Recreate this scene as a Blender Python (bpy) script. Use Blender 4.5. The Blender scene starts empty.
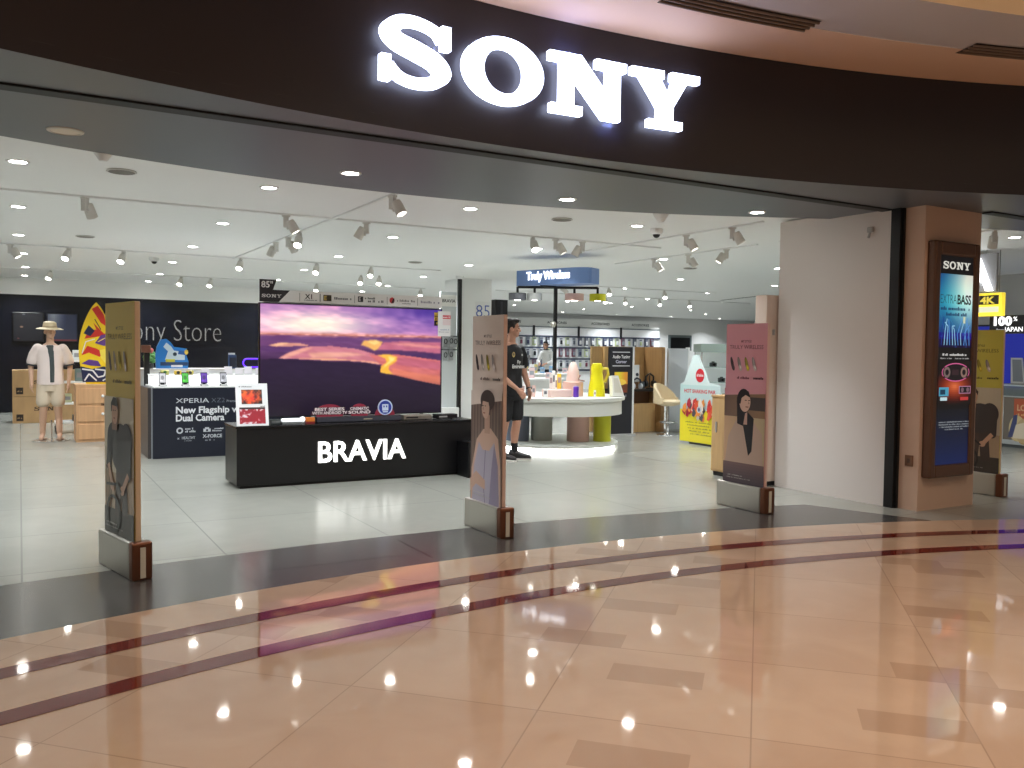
import bpy, bmesh, math, random
import numpy as np
from mathutils import Vector, Matrix

random.seed(7)
rng = np.random.default_rng(7)
SC = bpy.context.scene
COL = SC.collection
PI = math.pi

# ------------------------------------------------------------------ camera
# world axes follow the shop's tile grid: +Y into the shop, +X along the shopfront
cam_d = bpy.data.cameras.new('camera')
cam = bpy.data.objects.new('camera', cam_d)
COL.objects.link(cam)
cam_d.sensor_width = 36.0
cam_d.lens = 36.0 * 860.0 / 1024.0
cam_d.clip_end = 200
fw = Vector((0.49660849, 0.8671273, -0.03834387))
rt = Vector((0.86793164, -0.49653893, 0.01199031))
up = rt.cross(fw)
Rm = Matrix((rt, up, -fw)).transposed().to_4x4()
cam.matrix_world = Matrix.Translation((0, 0, 1.4)) @ Rm
SC.camera = cam

# ------------------------------------------------------------------ world, exposure
w = bpy.data.worlds.new('world')
SC.world = w
w.use_nodes = True
w.node_tree.nodes['Background'].inputs[0].default_value = (1.0, 0.86, 0.74, 1)
w.node_tree.nodes['Background'].inputs[1].default_value = 0.20
SC.view_settings.view_transform = 'Standard'
SC.view_settings.look = 'None'
SC.view_settings.exposure = 0.0
SC.view_settings.gamma = 1.0
SC.view_settings.use_curve_mapping = False
MALL_WATTS = 27.0          # each warm lamp in the mall corridor
DOWN_WATTS = 27.5          # each downlight in the shop ceiling
LENS = 60.0                # brightness of a downlight's lens


def area_light(name, loc, size, watts, color, parent=None, spread=PI, rot=(0, 0, 0), shape='DISK'):
    ld = bpy.data.lights.new(name, 'AREA')
    ld.shape = shape
    ld.size = size
    ld.energy = watts
    ld.color = color
    ld.spread = spread
    o = bpy.data.objects.new(name, ld)
    COL.objects.link(o)
    o.location = loc
    o.rotation_euler = rot
    if parent:
        o.parent = parent
    return o


for i, (x, y) in enumerate([(0.3, 1.4), (3.2, 2.0), (5.6, 1.5), (-2.3, 0.8), (1.5, -1.5), (5.0, -1.0)]):
    area_light('mall_lamp_light', (x, y, 4.12), 0.7, MALL_WATTS, (1.0, 0.88, 0.77), spread=math.radians(140))

# warm concealed lamps that wash the raised cove of the corridor ceiling
for a in (1.45, 1.25, 1.05, 0.85):
    area_light('cove_lamp_light', (2.9 + 9.4 * math.cos(a), -6.57 + 9.4 * math.sin(a), 3.80), 0.4, 14.0, (1.0, 0.84, 0.66), rot=(-PI / 2, 0, a - PI / 2), shape='SQUARE')


# ------------------------------------------------------------------ helpers
def lin(c):
    out = []
    for v in c:
        v = v / 255.0
        out.append(v / 12.92 if v <= 0.04045 else ((v + 0.055) / 1.055) ** 2.4)
    return tuple(out)


def lin_np(a):
    a = np.clip(a / 255.0, 0, 1)
    return np.where(a <= 0.04045, a / 12.92, ((a + 0.055) / 1.055) ** 2.4)


MATS = {}


def mat(rgb, rough=0.5, metal=0.0, emit=0.0, name=None, alpha=None, trans=0.0, coat=0.0, vary=0.0):
    key = (tuple(rgb), rough, metal, emit, name, trans, coat, vary)
    if key in MATS:
        return MATS[key]
    m = bpy.data.materials.new(name or 'paint_%d_%d_%d' % tuple(rgb))
    m.use_nodes = True
    nt = m.node_tree
    b = nt.nodes['Principled BSDF']
    c = lin(rgb) + (1,)
    b.inputs['Base Color'].default_value = c
    b.inputs['Roughness'].default_value = rough
    b.inputs['Metallic'].default_value = metal
    if trans:
        b.inputs['Transmission Weight'].default_value = trans
        b.inputs['IOR'].default_value = 1.2
    if coat:
        b.inputs['Coat Weight'].default_value = coat
        b.inputs['Coat Roughness'].default_value = 0.08
    if emit:
        b.inputs['Emission Color'].default_value = c
        b.inputs['Emission Strength'].default_value = emit
    if vary:
        tc = nt.nodes.new('ShaderNodeTexCoord')
        n = nt.nodes.new('ShaderNodeTexNoise')
        n.inputs['Scale'].default_value = 3.0
        n.inputs['Detail'].default_value = 5.0
        nt.links.new(tc.outputs['Object'], n.inputs['Vector'])
        mx = nt.nodes.new('ShaderNodeMix')
        mx.data_type = 'RGBA'
        mx.inputs[6].default_value = tuple(v * (1 - vary) for v in c[:3]) + (1,)
        mx.inputs[7].default_value = tuple(min(1, v * (1 + vary)) for v in c[:3]) + (1,)
        nt.links.new(n.outputs['Fac'], mx.inputs[0])
        nt.links.new(mx.outputs[2], b.inputs['Base Color'])
    MATS[key] = m
    return m


def print_mat(name, emit=0.0, rough=0.35):
    key = ('print', name, emit, rough)
    if key in MATS:
        return MATS[key]
    m = bpy.data.materials.new(name)
    m.use_nodes = True
    nt = m.node_tree
    b = nt.nodes['Principled BSDF']
    a = nt.nodes.new('ShaderNodeAttribute')
    a.attribute_name = 'Col'
    b.inputs['Roughness'].default_value = rough
    if emit:
        nt.links.new(a.outputs['Color'], b.inputs['Emission Color'])
        b.inputs['Emission Strength'].default_value = emit
        b.inputs['Base Color'].default_value = (0.01, 0.01, 0.01, 1)
    else:
        nt.links.new(a.outputs['Color'], b.inputs['Base Color'])
    MATS[key] = m
    return m


def wood_mat(rgb, name, scale=6.0, rough=0.45):
    key = ('wood', tuple(rgb), name)
    if key in MATS:
        return MATS[key]
    m = bpy.data.materials.new(name)
    m.use_nodes = True
    nt = m.node_tree
    b = nt.nodes['Principled BSDF']
    b.inputs['Roughness'].default_value = rough
    tc = nt.nodes.new('ShaderNodeTexCoord')
    mp = nt.nodes.new('ShaderNodeMapping')
    mp.inputs['Scale'].default_value = (scale, scale, 0.5)
    n = nt.nodes.new('ShaderNodeTexNoise')
    n.inputs['Scale'].default_value = 4.0
    n.inputs['Detail'].default_value = 6.0
    r = nt.nodes.new('ShaderNodeValToRGB')
    c = lin(rgb)
    r.color_ramp.elements[0].color = tuple(v * 0.9 for v in c) + (1,)
    r.color_ramp.elements[0].position = 0.3
    r.color_ramp.elements[1].color = tuple(min(1, v * 1.08) for v in c) + (1,)
    r.color_ramp.elements[1].position = 0.7
    nt.links.new(tc.outputs['Object'], mp.inputs['Vector'])
    nt.links.new(mp.outputs['Vector'], n.inputs['Vector'])
    nt.links.new(n.outputs['Fac'], r.inputs['Fac'])
    nt.links.new(r.outputs['Color'], b.inputs['Base Color'])
    MATS[key] = m
    return m


class MB:
    """a bmesh under construction"""

    def __init__(s):
        s.bm = bmesh.new()

    def box(s, x0, x1, y0, y1, z0, z1, bevel=0.0, M=None):
        vs = [s.bm.verts.new(p) for p in [(x0, y0, z0), (x1, y0, z0), (x1, y1, z0), (x0, y1, z0),
                                          (x0, y0, z1), (x1, y0, z1), (x1, y1, z1), (x0, y1, z1)]]
        fs = [s.bm.faces.new([vs[i] for i in f]) for f in
              [(3, 2, 1, 0), (4, 5, 6, 7), (0, 1, 5, 4), (1, 2, 6, 5), (2, 3, 7, 6), (3, 0, 4, 7)]]
        if bevel > 0:
            es = list({e for f in fs for e in f.edges})
            r = bmesh.ops.bevel(s.bm, geom=es, offset=bevel, segments=2, affect='EDGES', profile=0.5)
            vs = list({v for f in r['faces'] for v in f.verts} | {v for v in vs if v.is_valid})
        if M is not None:
            bmesh.ops.transform(s.bm, matrix=M, verts=vs)
        return s

    def loft(s, rings, cap=True):
        """rings: lists of equal numbers of points"""
        rr = [[s.bm.verts.new(p) for p in ring] for ring in rings]
        n = len(rr[0])
        for a, b in zip(rr, rr[1:]):
            for i in range(n):
                s.bm.faces.new((a[i], a[(i + 1) % n], b[(i + 1) % n], b[i]))
        if cap:
            s.bm.faces.new(list(reversed(rr[0])))
            s.bm.faces.new(rr[-1])
        return s

    def cyl(s, p0, p1, r0, r1=None, seg=20, cap=True):
        r1 = r0 if r1 is None else r1
        p0, p1 = Vector(p0), Vector(p1)
        d = (p1 - p0).normalized()
        a = d.orthogonal().normalized()
        b = d.cross(a)
        ring = lambda p, r: [p + (a * math.cos(2 * PI * i / seg) + b * math.sin(2 * PI * i / seg)) * r for i in range(seg)]
        return s.loft([ring(p0, r0), ring(p1, r1)], cap)

    def lathe(s, prof, center=(0, 0, 0), seg=32, cap=True):
        c = Vector(center)
        return s.loft([[c + Vector((r * math.cos(2 * PI * i / seg), r * math.sin(2 * PI * i / seg), z)) for i in range(seg)]
                       for r, z in prof], cap)

    def tube(s, pts, r, seg=10):
        """a bent rod; r a number or one radius per point"""
        pts = [Vector(p) for p in pts]
        rs = r if isinstance(r, (list, tuple)) else [r] * len(pts)
        rings = []
        a = None
        for i, p in enumerate(pts):
            d = (pts[min(i + 1, len(pts) - 1)] - pts[max(i - 1, 0)]).normalized()
            if a is None:
                a = d.orthogonal().normalized()
            a = (a - d * a.dot(d)).normalized()
            b = d.cross(a)
            rings.append([p + (a * math.cos(2 * PI * k / seg) + b * math.sin(2 * PI * k / seg)) * rs[i] for k in range(seg)])
        return s.loft(rings)

    def ball(s, c, r, seg=16, M=None):
        r = r if isinstance(r, (list, tuple)) else (r, r, r)
        mm = Matrix.Translation(c) @ (M or Matrix.Identity(4)) @ Matrix.Diagonal((r[0], r[1], r[2], 1))
        bmesh.ops.create_uvsphere(s.bm, u_segments=seg, v_segments=max(6, seg // 2), radius=1, matrix=mm)
        return s

    def prism(s, poly, y0, y1, M=None):
        """outline in x,z pushed from y0 to y1"""
        a = [s.bm.verts.new((x, y0, z)) for x, z in poly]
        b = [s.bm.verts.new((x, y1, z)) for x, z in poly]
        n = len(poly)
        area = sum(poly[i][0] * poly[(i + 1) % n][1] - poly[(i + 1) % n][0] * poly[i][1] for i in range(n))
        if area < 0:
            a.reverse(); b.reverse()
        s.bm.faces.new(a)
        s.bm.faces.new(list(reversed(b)))
        for i in range(n):
            s.bm.faces.new((a[(i + 1) % n], a[i], b[i], b[(i + 1) % n]))
        if M is not None:
            bmesh.ops.transform(s.bm, matrix=M, verts=a + b)
        return s

    def build(s, name, m, parent=None, loc=None, rz=0.0, smooth=False, fix=True):
        me = bpy.data.meshes.new(name)
        if fix:
            bmesh.ops.recalc_face_normals(s.bm, faces=s.bm.faces)
        s.bm.to_mesh(me)
        s.bm.free()
        me.materials.append(m)
        if smooth:
            for p in me.polygons:
                p.use_smooth = True
            try:
                me.set_sharp_from_angle(angle=math.radians(40))
            except Exception:
                pass
        o = bpy.data.objects.new(name, me)
        COL.objects.link(o)
        if parent:
            o.parent = parent
        if loc is not None:
            o.location = loc
        o.rotation_euler = (0, 0, rz)
        return o


def tag(o, label=None, cat=None, group=None, kind=None):
    if label: o['label'] = label
    if cat: o['category'] = cat
    if group: o['group'] = group
    if kind: o['kind'] = kind
    return o


def thing(name, label, cat, loc=(0, 0, 0), rz=0.0, group=None):
    o = bpy.data.objects.new(name, None)
    o.empty_display_size = 0.1
    COL.objects.link(o)
    o.location = loc
    o.rotation_euler = (0, 0, rz)
    return tag(o, label, cat, group)


def struct(name, mb, m, **k):
    return tag(mb.build(name, m, **k), kind='structure')


def dup(root, loc, rz, label, group=None):
    """copy of a thing with its parts, sub-parts and lamps"""
    r = root.copy()
    COL.objects.link(r)
    r.location = loc
    r.rotation_euler = (0, 0, rz)
    r['label'] = label
    if group: r['group'] = group
    for ch in list(root.children):
        c = ch.copy()
        COL.objects.link(c)
        c.parent = r
        for g in list(ch.children):
            d = g.copy()
            COL.objects.link(d)
            d.parent = c
    return r


# ---- lettering from the built-in font
TXT = {}


def text_mesh(s, bold=0.0, spacing=1.0):
    """triangles and width of a line of text whose capitals are 1 high, baseline at 0"""
    key = (s, bold, spacing)
    if key in TXT:
        return TXT[key]
    cu = bpy.data.curves.new('lettering', 'FONT')
    cu.body = s
    cu.size = 1.0
    cu.offset = bold
    cu.space_character = spacing
    cu.resolution_u = 3
    o = bpy.data.objects.new('lettering', cu)
    COL.objects.link(o)
    bpy.context.view_layer.update()
    dg = bpy.context.evaluated_depsgraph_get()
    me = bpy.data.meshes.new_from_object(o.evaluated_get(dg))
    v = np.array([tuple(x.co) for x in me.vertices]) if len(me.vertices) else np.zeros((0, 3))
    f = [tuple(p.vertices) for p in me.polygons]
    bpy.data.objects.remove(o)
    bpy.data.curves.remove(cu)
    bpy.data.meshes.remove(me)
    cap = 0.729 if not len(v) else None
    if len(v):
        x0 = v[:, 0].min()
        v[:, 0] -= x0
    v = v / 0.70
    wd = float(v[:, 0].max()) if len(v) else 0.0
    TXT[key] = (v, f, wd)
    return TXT[key]


# ---- the wide slab-serif logotype, letters in a 1 x 1 box
def letter_polys(ch):
    if ch == 'N':
        return [[(0, 1), (0, .85), (.40, .85), (.40, 1)], [(.14, .9), (.14, .1), (.31, .1), (.31, .9)],
                [(.02, 0), (.02, .15), (.42, .15), (.42, 0)], [(.16, 1), (.40, 1), (.92, .16), (.92, 0), (.70, 0), (.20, .80)],
                [(.74, .12), (.74, .92), (.92, .92), (.92, 0), (.8, 0)], [(.60, .85), (.60, 1), (1, 1), (1, .85)]]
    if ch == 'Y':
        return [[(0, .86), (0, 1), (.47, 1), (.47, .86)], [(.58, .86), (.58, 1), (1, 1), (1, .86)],
                [(.1, .9), (.40, .9), (.60, .44), (.40, .34)], [(.62, .9), (.84, .9), (.60, .36), (.52, .46)],
                [(.39, .46), (.39, .05), (.61, .05), (.61, .46)], [(.25, 0), (.25, .14), (.75, .14), (.75, 0)]]
    if ch == 'O':
        out = []
        n = 40
        for i in range(n):
            a, b = 2 * PI * i / n, 2 * PI * (i + 1) / n
            P = lambda t, rx, ry: (.5 + rx * math.cos(t), .5 + ry * math.sin(t))
            out.append([P(a, .5, .53), P(b, .5, .53), P(b, .255, .36), P(a, .255, .36)])
        return out
    if ch == 'S':
        pts = [(.88, .74, .07), (.76, .88, .07), (.5, .945, .075), (.26, .90, .095), (.125, .745, .125), (.23, .61, .13), (.5, .52, .14),
               (.76, .415, .135), (.875, .255, .125), (.74, .10, .095), (.48, .045, .075), (.25, .10, .07), (.11, .25, .065)]
        c = np.array(pts)
        res = []
        for i in range(len(c) - 1):
            p0, p1, p2, p3 = c[max(i - 1, 0)], c[i], c[i + 1], c[min(i + 2, len(c) - 1)]
            for t in np.linspace(0, 1, 6, endpoint=False):
                res.append(0.5 * (2 * p1 + (p2 - p0) * t + (2 * p0 - 5 * p1 + 4 * p2 - p3) * t * t + (3 * p1 - p0 - 3 * p2 + p3) * t ** 3))
        res.append(c[-1])
        res = np.array(res)
        L, R = [], []
        for i in range(len(res)):
            d = res[min(i + 1, len(res) - 1)] - res[max(i - 1, 0)]
            nn = np.array([-d[1], d[0]])
            nn = nn / np.linalg.norm(nn)
            L.append(tuple(res[i, :2] + nn * res[i, 2] * 0.96))
            R.append(tuple(res[i, :2] - nn * res[i, 2] * 0.96))
        out = [[L[i], L[i + 1], R[i + 1], R[i]] for i in range(len(L) - 1)]
        out += [[(.86, .98), (.99, .98), (.99, .62), (.86, .62)], [(.0, 0), (.0, .38), (.13, .38), (.13, 0)]]
        return out
    return []


LOGO_W = {'S': 1.18, 'O': 1.42, 'N': 1.5, 'Y': 1.44}


def logo_polys(x, z, h, gap=0.16):
    """the four letters laid out in a row, lower left corner at x, z; returns polygons and the end x"""
    out = []
    for ch in 'SONY':
        wd = LOGO_W[ch] * h
        for p in letter_polys(ch):
            out.append([(x + a * wd, z + b * h) for a, b in p])
        x += wd + gap * h
    return out, x - gap * h


LOGO_LEN = sum(LOGO_W.values()) + 3 * 0.16


# ---- flat printed pictures: polygons of colour, each layer a hair in front of the last; x right, z up, facing -Y
class Print:
    STEP = 0.0004

    def __init__(s):
        s.v, s.f, s.c = [], [], []
        s.n = 1

    def poly(s, pts, rgb):
        i = len(s.v)
        y = -s.STEP * s.n
        s.v += [(x, y, z) for x, z in pts]
        n = len(pts)
        area = sum(pts[k][0] * pts[(k + 1) % n][1] - pts[(k + 1) % n][0] * pts[k][1] for k in range(n))
        idx = list(range(i, i + n))
        s.f.append(idx if area > 0 else idx[::-1])
        s.c.append(lin(rgb))
        s.n += 1
        return s

    def rect(s, x0, x1, z0, z1, rgb):
        return s.poly([(x0, z0), (x1, z0), (x1, z1), (x0, z1)], rgb)

    def oval(s, x, z, rx, rz, rgb, n=24, a0=0.0, a1=2 * PI, tilt=0.0):
        ct, st = math.cos(tilt), math.sin(tilt)
        P = []
        m = n if abs(a1 - a0 - 2 * PI) < 1e-6 else n + 1
        for i in range(m):
            t = a0 + (a1 - a0) * i / n
            u, v = rx * math.cos(t), rz * math.sin(t)
            P.append((x + u * ct - v * st, z + u * st + v * ct))
        return s.poly(P, rgb)

    def ring(s, x, z, r0, r1, rgb, n=24):
        i = len(s.v)
        y = -s.STEP * s.n
        for k in range(n):
            t = 2 * PI * k / n
            s.v += [(x + r0 * math.cos(t), y, z + r0 * math.sin(t)), (x + r1 * math.cos(t), y, z + r1 * math.sin(t))]
        for k in range(n):
            a, b = i + 2 * k, i + 2 * ((k + 1) % n)
            s.f.append([a, a + 1, b + 1, b])
            s.c.append(lin(rgb))
        s.n += 1
        return s

    def line(s, pts, wd, rgb):
        for (x0, z0), (x1, z1) in zip(pts, pts[1:]):
            d = math.hypot(x1 - x0, z1 - z0) or 1
            nx, nz = -(z1 - z0) / d * wd / 2, (x1 - x0) / d * wd / 2
            s.poly([(x0 + nx, z0 + nz), (x0 - nx, z0 - nz), (x1 - nx, z1 - nz), (x1 + nx, z1 + nz)], rgb)
        return s

    def text(s, t, x, z, h, rgb, bold=0.0, align='l', width=None, spacing=1.0):
        v, f, wd = text_mesh(t, bold, spacing)
        sx = (width / wd) if width else h
        tot = wd * sx
        x0 = x - (tot / 2 if align == 'c' else tot if align == 'r' else 0)
        i = len(s.v)
        y = -s.STEP * s.n
        s.v += [(x0 + p[0] * sx, y, z + p[1] * h) for p in v]
        for q in f:
            s.f.append([i + k for k in q])
            s.c.append(lin(rgb))
        s.n += 1
        return s

    def logo(s, x, z, h, rgb, align='l'):
        if align == 'c':
            x -= LOGO_LEN * h / 2
        y = -s.STEP * s.n
        for p in logo_polys(x, z, h)[0]:
            i = len(s.v)
            s.v += [(a, y, b) for a, b in p]
            s.f.append(list(range(i, i + len(p))))
            s.c.append(lin(rgb))
        s.n += 1
        return s

    def scribble(s, x0, x1, z, h, rgb, seed=0):
        """a line of small print too blurred to read"""
        r = random.Random(seed)
        x = x0
        i = 0
        y = -s.STEP * s.n
        while x < x1 - h * 0.5:
            wd = min(h * r.uniform(0.35, 0.6), x1 - x)
            if r.random() > 0.16:
                k = len(s.v)
                hh = h * r.choice([0.62, 0.62, 0.9])
                s.v += [(x, y, z), (x + wd, y, z), (x + wd, y, z + hh), (x, y, z + hh)]
                s.f.append([k, k + 1, k + 2, k + 3])
                s.c.append(lin(rgb))
            x += wd + h * 0.16
        s.n += 1
        return s

    def grid(s, x0, x1, z0, z1, nx, nz, fn):
        """fn(u, v) with arrays 0..1 gives rgb arrays 0..255"""
        i = len(s.v)
        y = -s.STEP * s.n
        xs = np.linspace(x0, x1, nx + 1)
        zs = np.linspace(z0, z1, nz + 1)
        s.v += [(x, y, z) for z in zs for x in xs]
        u, v = np.meshgrid((np.arange(nx) + .5) / nx, (np.arange(nz) + .5) / nz)
        c = lin_np(np.stack(fn(u, v), -1).astype(float))
        for b in range(nz):
            for a in range(nx):
                k = i + b * (nx + 1) + a
                s.f.append([k, k + 1, k + nx + 2, k + nx + 1])
                s.c.append(tuple(c[b, a]))
        s.n += 1
        return s

    def build(s, name, parent=None, loc=(0, 0, 0), rz=0.0, emit=0.0, rough=0.35, material='printed_picture', rx=0.0):
        me = bpy.data.meshes.new(name)
        me.from_pydata(s.v, [], s.f)
        at = me.attributes.new('Col', 'FLOAT_COLOR', 'CORNER')
        cc = []
        for f, c in zip(s.f, s.c):
            cc += [c[0], c[1], c[2], 1.0] * len(f)
        at.data.foreach_set('color', cc)
        me.materials.append(print_mat(material, emit, rough))
        o = bpy.data.objects.new(name, me)
        COL.objects.link(o)
        o.parent = parent
        o.location = loc
        o.rotation_euler = (rx, 0, rz)
        return o


def lettering(name, s, h, depth, m, parent, loc, rz=0.0, bold=0.0, spacing=1.0, width=None, align='l'):
    """solid letters standing off a face; text runs along x, facing -Y"""
    v, f, wd = text_mesh(s, bold, spacing)
    sx = width / wd if width else h
    x0 = -wd * sx / 2 if align == 'c' else 0
    bm = bmesh.new()
    vs = [bm.verts.new((x0 + p[0] * sx, 0, p[1] * h)) for p in v]
    fs = []
    for q in f:
        try:
            fs.append(bm.faces.new([vs[k] for k in q]))
        except ValueError:
            pass
    r = bmesh.ops.extrude_face_region(bm, geom=fs)
    bmesh.ops.translate(bm, vec=(0, -depth, 0), verts=[g for g in r['geom'] if isinstance(g, bmesh.types.BMVert)])
    mb = MB()
    mb.bm.free()
    mb.bm = bm
    return mb.build(name, m, parent, loc, rz)


def fused(mb, voxel, name, m, parent, smooth_iter=3):
    """fuse overlapping shapes into one continuous skin"""
    o = mb.build(name, m, parent, smooth=True)
    md = o.modifiers.new('fuse', 'REMESH')
    md.mode = 'VOXEL'
    md.voxel_size = voxel
    sm = o.modifiers.new('relax', 'SMOOTH')
    sm.iterations = smooth_iter
    sm.factor = 0.5
    bpy.context.view_layer.update()
    dg = bpy.context.evaluated_depsgraph_get()
    me = bpy.data.meshes.new_from_object(o.evaluated_get(dg))
    o.modifiers.clear()
    old = o.data
    o.data = me
    bpy.data.meshes.remove(old)
    for p in me.polygons:
        p.use_smooth = True
    return o


# shared paints
WHITE = mat((238, 239, 238), 0.5, name='white_paint')
CEIL = mat((244, 245, 245), 0.6, name='ceiling_paint')
BLACK = mat((14, 14, 17), 0.35, name='black_lacquer')
NAVY = mat((30, 34, 48), 0.4, name='dark_navy_board')
GREYP = mat((168, 168, 166), 0.4, name='light_grey_metal')
CHROME = mat((200, 200, 200), 0.2, 1.0, name='chrome')
STEEL = mat((190, 186, 178), 0.4, 1.0, name='brushed_steel')
COPPER = mat((120, 78, 58), 0.35, 0.8, name='copper_metal')
WOODP = wood_mat((205, 160, 118), 'oak_veneer')
WOODB = wood_mat((204, 166, 114), 'tan_veneer')
GLOW = mat((255, 252, 246), 0.5, emit=1.6, name='lit_white_acrylic')

# ================================================================== the setting
FC, FR = Vector((2.9, -6.57)), 11.54         # the curved fascia
SCN, SR = Vector((3.03, -5.96)), 11.10       # front edge of the dark threshold


def arc(c, r, a0, a1, n=64):
    return [(c.x + r * math.cos(a0 + (a1 - a0) * i / n), c.y + r * math.sin(a0 + (a1 - a0) * i / n)) for i in range(n + 1)]


def band(mb, inner, outer, z):
    a = [mb.bm.verts.new((x, y, z)) for x, y in inner]
    b = [mb.bm.verts.new((x, y, z)) for x, y in outer]
    for i in range(len(a) - 1):
        mb.bm.faces.new((a[i], a[i + 1], b[i + 1], b[i]))
    return mb


def wall_curve(mb, pts, z0, z1):
    a = [mb.bm.verts.new((x, y, z0)) for x, y in pts]
    b = [mb.bm.verts.new((x, y, z1)) for x, y in pts]
    for i in range(len(a) - 1):
        mb.bm.faces.new((a[i], a[i + 1], b[i + 1], b[i]))
    return mb


def tile_floor_mat(name, c1, c2, tile, rough, mortar=(120, 120, 116), polar=None, bump=0.0, patches=None, size=0.006, ior=1.5):
    m = bpy.data.materials.new(name)
    m.use_nodes = True
    nt = m.node_tree
    L = nt.links
    b = nt.nodes['Principled BSDF']
    b.inputs['Roughness'].default_value = rough
    b.inputs['IOR'].default_value = ior
    geo = nt.nodes.new('ShaderNodeNewGeometry')
    vec = geo.outputs['Position']
    mp = nt.nodes.new('ShaderNodeMapping')
    L.new(vec, mp.inputs['Vector'])
    if polar:
        mp.inputs['Rotation'].default_value = (0, 0, polar)
    br = nt.nodes.new('ShaderNodeTexBrick')
    br.offset = 0.0
    br.inputs['Color1'].default_value = (0, 0, 0, 1)
    br.inputs['Color2'].default_value = (1, 1, 1, 1)
    br.inputs['Mortar'].default_value = (0.5, 0.5, 0.5, 1)
    br.inputs['Scale'].default_value = 1.0
    br.inputs['Mortar Size'].default_value = size
    br.inputs['Brick Width'].default_value = tile[0]
    br.inputs['Row Height'].default_value = tile[1]
    L.new(mp.outputs['Vector'], br.inputs['Vector'])
    n = nt.nodes.new('ShaderNodeTexNoise')
    n.inputs['Scale'].default_value = 2.2
    n.inputs['Detail'].default_value = 8.0
    n.inputs['Distortion'].default_value = 1.4
    L.new(vec, n.inputs['Vector'])
    mix = nt.nodes.new('ShaderNodeMix')
    mix.data_type = 'RGBA'
    mix.inputs[6].default_value = lin(c1) + (1,)
    mix.inputs[7].default_value = lin(c2) + (1,)
    ad = nt.nodes.new('ShaderNodeMath')
    ad.operation = 'MULTIPLY_ADD'
    L.new(br.outputs['Color'], ad.inputs[0])
    ad.inputs[1].default_value = 0.35
    L.new(n.outputs['Fac'], ad.inputs[2])
    sb = nt.nodes.new('ShaderNodeMath')
    sb.operation = 'SUBTRACT'
    sb.use_clamp = True
    L.new(ad.outputs[0], sb.inputs[0])
    sb.inputs[1].default_value = 0.2
    L.new(sb.outputs[0], mix.inputs[0])
    col = mix.outputs[2]
    if patches:
        # scattered darker slabs laid in the marble
        br2 = nt.nodes.new('ShaderNodeTexBrick')
        br2.offset = 0.5
        br2.inputs['Color1'].default_value = (0, 0, 0, 1)
        br2.inputs['Color2'].default_value = (1, 1, 1, 1)
        br2.inputs['Mortar'].default_value = (0, 0, 0, 1)
        br2.inputs['Scale'].default_value = 1.0
        br2.inputs['Mortar Size'].default_value = 0.0
        br2.inputs['Brick Width'].default_value = patches[1]
        br2.inputs['Row Height'].default_value = patches[2]
        L.new(mp.outputs['Vector'], br2.inputs['Vector'])
        gt = nt.nodes.new('ShaderNodeMath')
        gt.operation = 'GREATER_THAN'
        gt.inputs[1].default_value = patches[3]
        L.new(br2.outputs['Color'], gt.inputs[0])
        ml = nt.nodes.new('ShaderNodeMath')
        ml.operation = 'MULTIPLY'
        ml.inputs[1].default_value = 0.5
        L.new(gt.outputs[0], ml.inputs[0])
        mx = nt.nodes.new('ShaderNodeMix')
        mx.data_type = 'RGBA'
        L.new(ml.outputs[0], mx.inputs[0])
        L.new(col, mx.inputs[6])
        mx.inputs[7].default_value = lin(patches[0]) + (1,)
        col = mx.outputs[2]
    mm = nt.nodes.new('ShaderNodeMix')
    mm.data_type = 'RGBA'
    L.new(br.outputs['Fac'], mm.inputs[0])
    L.new(col, mm.inputs[6])
    mm.inputs[7].default_value = lin(mortar) + (1,)
    L.new(mm.outputs[2], b.inputs['Base Color'])
    if bump:
        nb = nt.nodes.new('ShaderNodeTexNoise')
        nb.inputs['Scale'].default_value = 1.7
        nb.inputs['Detail'].default_value = 2.0
        L.new(vec, nb.inputs['Vector'])
        bp = nt.nodes.new('ShaderNodeBump')
        bp.inputs['Strength'].default_value = bump
        bp.inputs['Distance'].default_value = 0.02
        L.new(nb.outputs['Fac'], bp.inputs['Height'])
        L.new(bp.outputs['Normal'], b.inputs['Normal'])
    return m


M_MALL = tile_floor_mat('polished_marble', (194, 162, 136), (212, 182, 154), (0.8, 0.8), 0.045, (176, 146, 122), polar=0.80, bump=0.05,
                        patches=((166, 132, 106), 0.40, 0.20, 0.88), size=0.003, ior=1.75)
M_SHOP = tile_floor_mat('shop_tile', (144, 145, 138), (157, 158, 150), (1.2, 1.2), 0.22, (130, 132, 126), size=0.006)
M_DARK = tile_floor_mat('dark_granite', (74, 73, 71), (90, 88, 86), (1.2, 0.6), 0.2, (40, 40, 40), size=0.008)
M_RED = mat((110, 36, 26), 0.05, name='red_marble', vary=0.15)

# floors: shop tiles, dark curved threshold, mall marble, two red inlaid bands
mb = MB(); mb.box(-5, 27.5, 3.0, 27.5, -0.1, 0.0)
struct('floor', mb, M_SHOP)
mb = MB()
band(mb, arc(SCN, SR - 0.02, 2.6, 0.25), arc(Vector((2.66, -9.3)), 15.31, 2.22, 0.86), 0.002)
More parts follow.
